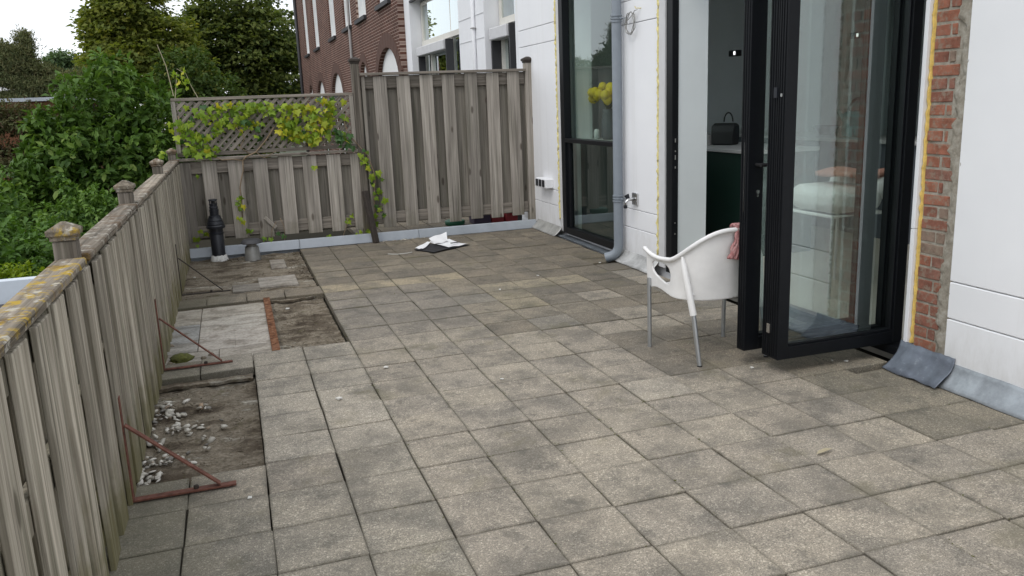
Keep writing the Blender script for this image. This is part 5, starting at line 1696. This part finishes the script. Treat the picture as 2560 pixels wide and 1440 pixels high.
# pine and its neighbours on the left
plant('pine_tree', 'grey green pine at the left edge of the sky', 'tree', (-5.9, 27, GZ),
      [(-5.65, 27, 3.15, 0.50, 0.6, 0.34), (-5.42, 27, 3.82, 0.20, 0.3, 0.22), (-5.50, 27, 3.50, 0.30, 0.4, 0.22), (-6.2, 27, 3.45, 0.50, 0.6, 0.42), (-6.0, 27, 3.0, 0.7, 0.6, 0.34), (-5.0, 27, 2.92, 0.34, 0.5, 0.17), (-6.0, 27, 2.70, 0.85, 0.7, 0.24), (-5.3, 27, 2.45, 0.65, 0.7, 0.28), (-6.5, 27, 2.05, 0.55, 0.7, 0.20), (-5.6, 27, 2.15, 0.8, 0.6, 0.2), (-4.65, 27, 2.62, 0.30, 0.5, 0.16), (-5.42, 27, 4.05, 0.07, 0.1, 0.12)],
      MAT['leaf_pine'], 2600, 17, 0.13, 0.026, 0.11, 'needle', 0.25, 0.4, 12, None, ((-5.6, 27, 3.5), 0.12, 0.03, [(-6.4, 27, 3.2), (-5.0, 27, 2.8), (-5.3, 27, 2.3)]))
plant('pine_tree', 'brownish low pine bough between the pine and the beech', 'tree', (-4.0, 30, GZ),
      [(-4.4, 30, 2.75, 0.8, 0.7, 0.35), (-3.7, 30, 2.65, 0.8, 0.7, 0.40), (-4.6, 30, 2.2, 0.9, 0.7, 0.45), (-3.4, 30, 2.0, 0.9, 0.7, 0.6)],
      MAT['leaf_pine'], 800, 15, 0.14, 0.028, 0.13, 'needle', 0.2, 0.35, 13, None, ((-4.0, 30, 2.5), 0.12, 0.03, [(-4.6, 30, 2.6)]))
plant('distant_tree', 'pale distant tree top between the pine and the beech', 'tree', (-7.3, 46, GZ),
      [(-7.4, 46, 4.35, 0.85, 0.8, 0.42), (-8.0, 46, 4.0, 0.5, 0.6, 0.3), (-6.6, 46, 4.1, 0.5, 0.6, 0.3), (-7.2, 46, 3.7, 1.3, 0.8, 0.5)],
      MAT['leaf_far'], 500, 10, 0.22, 0.10, 0.2, 'round', 0.3, 0.35, 14, None, ((-7.3, 46, 4.2), 0.12, 0.04, [(-7.9, 46, 4.2)]))
# shrubs before the orange brick house
plant('rusty_shrub', 'rust brown shrub before the low orange brick house', 'shrub', (-5.6, 22, GZ),
      [(-5.5, 22, 1.5, 0.7, 0.6, 0.45), (-4.7, 22, 1.4, 0.6, 0.6, 0.5), (-6.2, 22, 1.5, 0.6, 0.6, 0.5), (-4.0, 22, 1.45, 0.5, 0.6, 0.45), (-5.3, 22, 0.4, 0.9, 0.6, 0.5), (-4.4, 22, 0.1, 0.6, 0.6, 0.6)],
      MAT['leaf_brown'], 1100, 12, 0.12, 0.045, 0.14, 'round', 0.3, 0.3, 16, None, ((-5.4, 22, 0.8), 0.06, 0.02, []), 'foliage')
# plants close behind the left fence
plant('garden_shrub', 'mid green small leaved shrub rising behind the second fence post', 'shrub', (-1.35, 6.7, GZ),
      [(-1.35, 6.8, 0.35, 0.38, 0.4, 0.32), (-1.05, 6.7, 0.25, 0.32, 0.4, 0.30), (-1.6, 6.7, 0.15, 0.32, 0.4, 0.3), (-1.2, 6.6, 0.0, 0.6, 0.4, 0.4), (-1.42, 6.75, 0.62, 0.07, 0.1, 0.22), (-1.05, 6.7, 0.48, 0.06, 0.1, 0.16)],
      MAT['leaf_low'], 520, 13, 0.065, 0.034, 0.06, 'round', 0.6, 0.3, 18, None, ((-1.3, 6.7, 0.3), 0.03, 0.01, []), 'foliage')
plant('garden_shrub', 'bright green leafy bush behind the nearest fence post', 'shrub', (-1.45, 4.4, GZ),
      [(-1.30, 4.5, 0.35, 0.30, 0.4, 0.24), (-1.62, 4.5, 0.42, 0.28, 0.4, 0.24), (-1.15, 4.4, 0.15, 0.3, 0.4, 0.25), (-1.5, 4.3, 0.10, 0.5, 0.4, 0.3), (-0.95, 4.6, 0.1, 0.25, 0.4, 0.25)],
      MAT['leaf_low'], 420, 12, 0.065, 0.036, 0.055, 'round', 0.35, 0.3, 19, None, ((-1.4, 4.4, 0.2), 0.03, 0.01, []), 'foliage')
plant('garden_shrub', 'bright green bush cut by the left picture edge above the shed roof', 'shrub', (-1.95, 5.2, GZ),
      [(-1.78, 5.2, 0.62, 0.22, 0.3, 0.28), (-1.95, 5.2, 0.85, 0.22, 0.3, 0.25), (-1.75, 5.1, 0.30, 0.28, 0.3, 0.28), (-2.2, 5.2, 0.6, 0.4, 0.4, 0.5), (-1.7, 5.2, 0.02, 0.4, 0.3, 0.3)],
      MAT['leaf_low'], 380, 12, 0.075, 0.040, 0.06, 'round', 0.35, 0.3, 20, None, ((-1.9, 5.2, 0.5), 0.03, 0.01, []), 'foliage')
plant('lime_shrub', 'yellow green low shrub just above the pale shed edge', 'shrub', (-1.25, 3.0, GZ),
      [(-1.2, 3.05, 0.34, 0.30, 0.25, 0.14), (-1.5, 3.0, 0.36, 0.25, 0.25, 0.14), (-0.9, 3.1, 0.28, 0.25, 0.25, 0.12), (-1.2, 3.0, 0.15, 0.6, 0.25, 0.15)],
      MAT['leaf_lime'], 420, 12, 0.038, 0.020, 0.04, 'round', 0.3, 0.3, 22, None, ((-1.2, 3.0, 0.2), 0.02, 0.01, []), 'foliage')

# more planting of the same gardens, farther left along the terrace
plant('garden_tree', 'round green garden tree left of the annex', 'tree', (-5.6, 13.5, GZ),
      [(-5.6, 13.5, 1.4, 1.3, 1.3, 1.3), (-6.5, 13.5, 0.6, 1.2, 1.2, 1.0), (-4.9, 13.3, 0.3, 0.9, 1.0, 0.9)], MAT['leaf_mid'], 900, 13, 0.12, 0.065, 0.14, 'round', 0.65, 0.35, 31, None, ((-5.6, 13.5, 1.2), 0.1, 0.03, [(-6.4, 13.5, 0.8)]))
plant('garden_shrub', 'broad green shrub before the annex wall', 'shrub', (-3.9, 8.3, GZ),
      [(-3.9, 8.3, -0.3, 1.0, 0.8, 0.8), (-4.9, 8.0, -0.6, 0.9, 0.8, 0.8), (-3.5, 7.6, -0.9, 0.9, 0.8, 0.8), (-3.2, 8.8, -0.5, 0.7, 0.6, 0.7)], MAT['leaf_low'], 900, 13, 0.09, 0.05, 0.09, 'round', 0.65, 0.35, 32, None, ((-3.9, 8.3, -0.5), 0.05, 0.02, []), 'foliage')
plant('garden_shrub', 'rounded dark shrub beside the flat roofed shed', 'shrub', (-3.2, 4.6, GZ),
      [(-3.1, 4.7, -0.35, 0.7, 0.7, 0.7), (-3.9, 4.2, -0.5, 0.8, 0.7, 0.7), (-2.9, 5.6, -0.4, 0.6, 0.7, 0.7)], MAT['leaf_shrub'], 700, 13, 0.09, 0.045, 0.08, 'round', 0.65, 0.35, 33, None, ((-3.2, 4.6, -0.5), 0.05, 0.02, []), 'foliage')

# ------------------------------------------------------------------ ivy on the trellis
def ivy_mesh(mat, tw):
    prof = [(0.0, -0.02), (0.20, -0.16), (0.44, -0.12), (0.36, 0.10), (0.55, 0.36), (0.26, 0.42), (0.0, 0.92), (-0.26, 0.42), (-0.55, 0.36), (-0.36, 0.10), (-0.44, -0.12), (-0.20, -0.16)]
    vs = [(x, y, -0.22 * abs(x) * tw - 0.10 * y * y * tw) for x, y in prof] + [(0, 0.18, 0.03)]
    n = len(prof)
    me = MB().add(vs, [(i, (i + 1) % n, n) for i in range(n)]).mesh('ivy_leaf', MAT[mat])
    tint_attr(me, [0.0] * n)
    return me
IM = {m: [ivy_mesh(m, t) for t in (0.6, 1.0, 1.5)] for m in ('ivy_green', 'ivy_yellow', 'ivy_dark')}
IVL = empty('ivy_plant', (0.3, 5.66, 0.0), 0, 'mostly green ivy on the left half of the lattice trellis', 'ivy')
IVR = empty('ivy_plant', (1.2, 5.66, 0.0), 0, 'yellowing ivy on the right half of the lattice trellis', 'ivy')
IV = IVL
ri = random.Random(9)
def px2(px, py, y=5.665):
    D = fw + cr * ((px - 1280) / FPX) - cu * ((py - 720) / FPX)
    t = (y - CAM.y) / D.y
    p = CAM + D * t
    return p
patches = [  # x0,y0,x1,y1 in photo pixels on the trellis plane, count, (green, yellow, dark) weights
    (455, 262, 560, 345, 26, (.7, .2, .1)), (540, 255, 640, 318, 36, (.85, .1, .05)), (600, 300, 660, 345, 10, (.5, .4, .1)), (645, 252, 715, 285, 14, (.7, .3, 0)),
    (690, 262, 790, 345, 52, (.2, .75, .05)), (780, 243, 835, 310, 26, (.35, .6, .05)), (790, 290, 830, 352, 16, (.2, .8, 0)), (735, 330, 805, 360, 12, (.3, .7, 0)),
    (425, 300, 455, 330, 8, (.8, .2, 0)), (440, 325, 520, 385, 22, (.85, .1, .05)), (485, 365, 545, 388, 14, (.85, .15, 0)), (835, 325, 882, 368, 14, (.25, .05, .7)), (700, 300, 740, 345, 8, (.6, .3, .1)),
    (832, 250, 870, 300, 4, (.7, .3, 0))]
def ivy_leaf(p, w, size=0.076):
    mt = ri.choices(['ivy_green', 'ivy_yellow', 'ivy_dark'], w)[0]
    me = ri.choice(IM[mt])
    o = link('ivy_leaf', me, IV, p)
    s_ = size * ri.uniform(0.6, 1.15)
    o.rotation_euler = (R(90 + ri.uniform(-60, 30)), R(ri.uniform(-35, 35)), R(ri.uniform(-50, 50)))
    o.rotation_euler = (Euler(o.rotation_euler).to_matrix() @ Euler((0, 0, R(180 + ri.uniform(-70, 70)))).to_matrix()).to_euler()
    o.scale = (s_, s_, s_)
for x0, y0, x1, y1, n, w in patches:
    IV = IVL if x1 < 685 else IVR
    for _ in range(round(n * 1.5)):
        p = px2(ri.uniform(x0, x1), ri.uniform(y0, y1), 5.675 - ri.random() * 0.07)
        ivy_leaf(p, w)
# strand down the joint between low and tall fence
IV0 = IVL
IV = empty('ivy_strand', (1.68, 5.66, 0.0), 0, 'narrow ivy strand hanging down the joint beside the dark stake', 'ivy')
for k in range(34):
    t = k / 33
    xx = 895 + 45 * min(1, t * 3.2) - 18 * math.sin(t * 7) * t; yy = 362 + 215 * t
    p = px2(xx + ri.uniform(-15, 15), yy + ri.uniform(-6, 6), 5.655 - ri.random() * 0.03)
    ivy_leaf(p, (.8, .1, .1), 0.075)
IV = IV0
small = [(600, 500, 4, (.3, .7, 0)), (607, 522, 4, (.4, .6, 0)), (603, 545, 3, (.7, .3, 0)), (875, 545, 5, (1, 0, 0)), (835, 600, 7, (1, 0, 0)), (815, 590, 3, (1, 0, 0)), (628, 572, 3, (.8, .2, 0)),
         (505, 582, 4, (.7, .3, 0)), (495, 605, 3, (.9, .1, 0)), (793, 418, 2, (.6, .4, 0)), (490, 430, 1, (.7, .3, 0)), (905, 585, 4, (.9, 0, .1)), (410, 385, 5, (.8, .2, 0)), (425, 378, 3, (.9, .1, 0)), (700, 590, 2, (.4, 0, .6)), (670, 595, 3, (.3, 0, .7))]
for x, y_, n, w in small:
    for _ in range(n):
        ivy_leaf(px2(x + ri.uniform(-12, 12), y_ + ri.uniform(-9, 9), 5.64), w, 0.062)
# stems
def stem(pts, r=0.006, y=5.672):
    P_ = [px2(a, b, y) for a, b in pts]
    MB().tube(P_, [r] * len(P_), 5).build('ivy_stem', MAT['vine_stem'], IV, smooth=True)
stem([(607, 402), (615, 392), (640, 380), (665, 350), (685, 318)], 0.008)
stem([(607, 402), (585, 398), (555, 400), (530, 388)], 0.006)
stem([(607, 402), (608, 425), (603, 450), (600, 470), (604, 500), (606, 545)], 0.006)
stem([(625, 385), (600, 368), (612, 345), (590, 318)], 0.005)
stem([(640, 380), (660, 395), (690, 378)], 0.004)
stem([(868, 285), (860, 300), (866, 325), (880, 345), (895, 362), (920, 390), (938, 440), (935, 500), (940, 575)], 0.006)
stem([(445, 290), (452, 320), (450, 345), (462, 370)], 0.005)
stem([(678, 600), (680, 575), (690, 555)], 0.003, 5.64)
stem([(712, 600), (710, 565), (700, 545)], 0.003, 5.64)
stem([(870, 545), (866, 565), (858, 590)], 0.004, 5.64)
# dry sprig with a cane at the trellis corner
SPR = empty('dry_cane', (-0.19, 5.9, 0.9), 0, 'thin dry cane and yellowing sprig above the trellis corner', 'cane')
def canetube(pts, r, y):
    P_ = [px2(a, b, y) for a, b in pts]
    return MB().tube(P_, [r, r * 0.7] + [r * 0.6] * (len(P_) - 2), 6).build('cane', MAT['cane'], SPR)
canetube([(434, 240), (415, 165), (393, 112)], 0.006, 5.95)
canetube([(438, 245), (440, 215), (442, 180)], 0.005, 5.9)
canetube([(495, 245), (478, 215), (465, 185), (442, 172)], 0.005, 5.9)
for k in range(16):
    me = ri.choice(IM['ivy_yellow'] if ri.random() < 0.55 else IM['ivy_green'])
    o = link('leaf', me, SPR, px2(ri.uniform(430, 470), ri.uniform(175, 225), 5.9 - ri.random() * 0.05))
    o.rotation_euler = (R(ri.uniform(40, 130)), R(ri.uniform(-40, 40)), R(ri.uniform(0, 360)))
    o.scale = [ri.uniform(0.04, 0.075)] * 3

# ------------------------------------------------------------------ pebbles, moss and debris
rp = random.Random(33)
PM = []
for v_ in range(6):
    bm = bmesh.new()
    bmesh.ops.create_icosphere(bm, subdivisions=1, radius=1.0)
    for v in bm.verts:
        v.co *= 1 + 0.5 * mnoise.noise(v.co * 1.6 + Vector((v_ * 5, 0, 0)))
        v.co.z *= 0.32 if v_ % 2 else 0.5
        v.co.x *= 1.35
    me = bpy.data.meshes.new('pebble'); bm.to_mesh(me); bm.free()
    me.polygons.foreach_set('use_smooth', [True] * len(me.polygons))
    me.materials.append(MAT['pebble'])
    PM.append(me)
HL = {0: 'pale pebble in the small heap beside the foot of the nearest bracket', 1: 'pale pebble in the big heap under the nearest bracket brace', 2: 'pale pebble in the big heap under the nearest bracket brace', 3: 'pale pebble in the heap in the middle of the nearest bare bed edge', 4: 'pale pebble in the heap in the middle of the nearest bare bed edge', 5: 'pale pebble in the far heap by the fence in the nearest bare bed', 6: 'pale pebble in the far heap by the fence in the nearest bare bed'}
heaps = [(-0.165, 0.13, 0.045, 0.035, 17), (-0.165, 0.30, 0.05, 0.035, 22), (-0.09, 0.34, 0.04, 0.03, 10), (-0.17, 0.52, 0.04, 0.03, 10), (-0.12, 0.66, 0.06, 0.05, 18), (-0.14, 0.87, 0.05, 0.04, 16), (-0.14, 1.03, 0.035, 0.04, 12), (-0.02, 0.70, 0.07, 0.035, 7), (0.00, 0.62, 0.05, 0.02, 4), (0.06, 0.42, 0.03, 0.03, 4), (0.05, 0.93, 0.05, 0.03, 5), (-0.03, 0.27, 0.02, 0.02, 2), (0.15, 0.55, 0.08, 0.25, 3)]
for hi, (hx, hy, sx, sy, n) in enumerate(heaps):
    for k in range(n):
        s_ = rp.uniform(0.008, 0.020)
        o = link('pebble', rp.choice(PM), None, (min(0.27, max(-0.20, rp.gauss(hx, sx * 0.8))), max(0.06, min(1.2, rp.gauss(hy, sy))), -0.040 + s_ * 0.22 + rp.random() * 0.009),
                 (rp.uniform(-.5, .5), rp.uniform(-.5, .5), rp.uniform(0, 6.28)), (s_, s_ * rp.uniform(0.7, 1), s_))
        tag(o, HL.get(hi, 'single pale pebble lying loose on the nearest bare bed'), 'pebble', 'pebbles in the nearest bare bed')
def chip(x, y, s_, lab, z=0.004, mat='chip', grp=None):
    o = link('paint_chip', block_mesh(0.03, 0.022, 0.008, 0.002, MAT[mat], rough=0.004, seed=rp.randint(0, 5)), None, (x, y, z), (0, 0, rp.uniform(0, 6)), (s_ * 0.75, s_ * 0.75, s_ * 0.75))
    tag(o, lab, 'chip', grp)
g_px = [((965, 920), 1.1, 'white chip on the light tiles right of the first bare bed'), ((848, 998), 1.2, 'larger white chip near the corner of the first bare bed'), ((1255, 950), 0.7, 'tiny white chip in the middle of the terrace'),
        ((718, 765), 1.3, 'white flake on the soil right of the rusty strip'), ((487, 695), 1.0, 'white flake under the farthest bracket'), ((1345, 690), 0.9, 'white crumb on the tiles before the yellow tile row'), ((1250, 725), 0.8, 'white crumb just past the yellow tile row'),
        ((2115, 905), 1.0, 'white crumb under the door leaf'), ((2080, 903), 0.6, 'tiny white crumb left of the other one under the door leaf'), ((1880, 921), 0.9, 'white crumb in front of the lock leaf'), ((2392, 978), 1.6, 'white splash at the foot of the grey flashing'),
        ((625, 1247), 0.8, 'white chip by the foot of the nearest bracket'), ((1155, 580), 1.2, 'white lump by the roof edge beside the folder'), ((1500, 658), 0.9, 'white crumb before the downpipe foot')]
for (a, b), s_, lab in g_px:
    D = fw + cr * ((a - 1280) / FPX) - cu * ((b - 720) / FPX)
    p = CAM + D * (-CAM.z / D.z)
    chip(p.x, p.y, s_, lab, -0.02 if p.x < 0.85 and 1.7 < p.y < 3.2 else 0.006)
for k in range(26):
    o = link('rubble_crumb', rp.choice(PM), None, (rp.uniform(1.72, 2.25), rp.uniform(5.50, 5.57), 0.006), (0, 0, rp.uniform(0, 6)), [rp.uniform(0.006, 0.013)] * 3)
    tag(o, 'pale mortar crumb along the roof edge behind the folder', 'crumb', 'mortar crumbs along the roof edge')
# moss clump and dark crumbs
def lump(name, mat, x, y, z, sx, sy, sz, seed, sub=3, amp=0.35):
    bm = bmesh.new()
    bmesh.ops.create_icosphere(bm, subdivisions=sub, radius=1.0)
    for v in bm.verts:
        v.co *= 1 + amp * mnoise.fractal(v.co * 2.2 + Vector((seed, 0, 0)), 0.8, 2, 5)
        v.co = Vector((v.co.x * sx, v.co.y * sy, max(v.co.z * sz, -0.002)))
    me = bpy.data.meshes.new(name); bm.to_mesh(me); bm.free()
    me.materials.append(MAT[mat])
    me.polygons.foreach_set('use_smooth', [True] * len(me.polygons))
    return link(name, me, None, (x, y, z))
o = lump('moss_clump', 'moss', -0.115, 1.83, -0.012, 0.070, 0.075, 0.034, 3.0)
tag(o, 'round clump of olive moss on the smeared tiles behind the middle bracket', 'moss')
for k, (x, y, lab) in enumerate(((-0.175, 1.76, 'dark crumb left of the moss clump'), (0.06, 1.86, 'dark crumb touching the middle bracket brace'), (0.015, 1.80, 'dark crumb under the middle bracket brace'), (-0.19, 2.18, 'dark crumb on the blue grey smeared tile'), (0.11, 1.70, 'dark crumb right of the middle bracket'))):
    o = lump('dirt_crumb', 'dirt', x, y, -0.012, 0.018, 0.024, 0.014, 5.0 + k, 2)
    tag(o, lab, 'crumb')
# withered leaf on the tiles
lf = MB()
pts = [(-0.045, 0.0, 0.004), (-0.02, 0.012, 0.010), (0.02, 0.011, 0.012), (0.05, 0.0, 0.006), (0.02, -0.010, 0.012), (-0.02, -0.012, 0.010), (0.0, 0.0, 0.004)]
me = lf.add(pts, [(0, 1, 6), (1, 2, 6), (2, 3, 6), (3, 4, 6), (4, 5, 6), (5, 0, 6)]).mesh('fallen_leaf', MAT['cane'])
D = fw + cr * ((2060 - 1280) / FPX) - cu * ((1133 - 720) / FPX)
p = CAM + D * (-CAM.z / D.z)
o = link('fallen_leaf', me, None, (p.x, p.y, 0.003), (0, 0, R(10)))
tag(o, 'withered yellowish leaf lying on a tile in the right foreground', 'leaf')
# loose crumbs of soil at the edges of the beds, uncountable
mb = MB()
def crumb(x, y, z, s_):
    vs = [(x + s_ * rp.uniform(-1, 1), y + s_ * rp.uniform(-1, 1), z + s_ * rp.uniform(-.2, .8)) for _ in range(4)]
    mb.add(vs, [(0, 1, 2), (0, 2, 3), (0, 3, 1), (1, 3, 2)])
for _ in range(2600):
    r_ = rp.random()
    if r_ < 0.3: crumb(rp.gauss(0.82, 0.05), rp.uniform(4.0, 5.5), -0.02, rp.uniform(0.003, 0.014))
    elif r_ < 0.5: crumb(rp.uniform(0.48, 0.86), rp.gauss(1.82, 0.05), -0.03, rp.uniform(0.003, 0.012))
    elif r_ < 0.65: crumb(rp.uniform(0.48, 0.86), rp.uniform(1.8, 3.2), -0.035, rp.uniform(0.003, 0.010))
    elif r_ < 0.85: crumb(rp.uniform(-0.2, 0.28), rp.uniform(0.05, 1.25), -0.035, rp.uniform(0.002, 0.008))
    elif r_ < 0.93: crumb(rp.uniform(-0.2, 0.8), rp.uniform(3.8, 5.4), -0.022, rp.uniform(0.002, 0.008))
    else: crumb(rp.gauss(0.3, 0.2), rp.gauss(5.42, 0.06), -0.022, rp.uniform(0.004, 0.016))
for _ in range(420):                                 # twigs and bits of bark
    x, y = (rp.uniform(-0.2, 0.28), rp.uniform(0.05, 1.28)) if rp.random() < 0.35 else ((rp.uniform(0.48, 0.87), rp.uniform(1.76, 3.25)) if rp.random() < 0.5 else (rp.uniform(-0.2, 0.86), rp.uniform(3.7, 5.5)))
    a_ = rp.uniform(0, 6.28); l_ = rp.uniform(0.006, 0.03)
    mb.bar((x, y, -0.026), (x + l_ * math.cos(a_), y + l_ * math.sin(a_), -0.022 + rp.uniform(-0.004, 0.006)), 0.003, 0.003)
o = mb.build('soil_crumbs', MAT['dirt'], None)
tag(o, 'loose soil crumbs scattered over the bare beds', kind='stuff')

# moss and grit lodged in the paving joints, uncountable
mb = MB()
for _ in range(1500):
    if rp.random() < 0.62:
        x = rp.choice(GX[1:]) + rp.gauss(0, 0.004); y = rp.uniform(-1.7, 5.4)
    else:
        x = rp.uniform(-0.2, 3.5); y = rp.choice(GY) + rp.gauss(0, 0.007)
    if in_bed(x, y): continue
    if mnoise.noise(Vector((x * 1.3, y * 1.3, 7))) < -0.05: continue
    for _k in range(3):
        crumb(x + rp.gauss(0, 0.006), y + rp.gauss(0, 0.012), -0.001, rp.uniform(0.002, 0.006))
o = mb.build('joint_moss', MAT['moss'], None)
tag(o, 'moss and grit lodged in the joints between the paving tiles', kind='stuff')
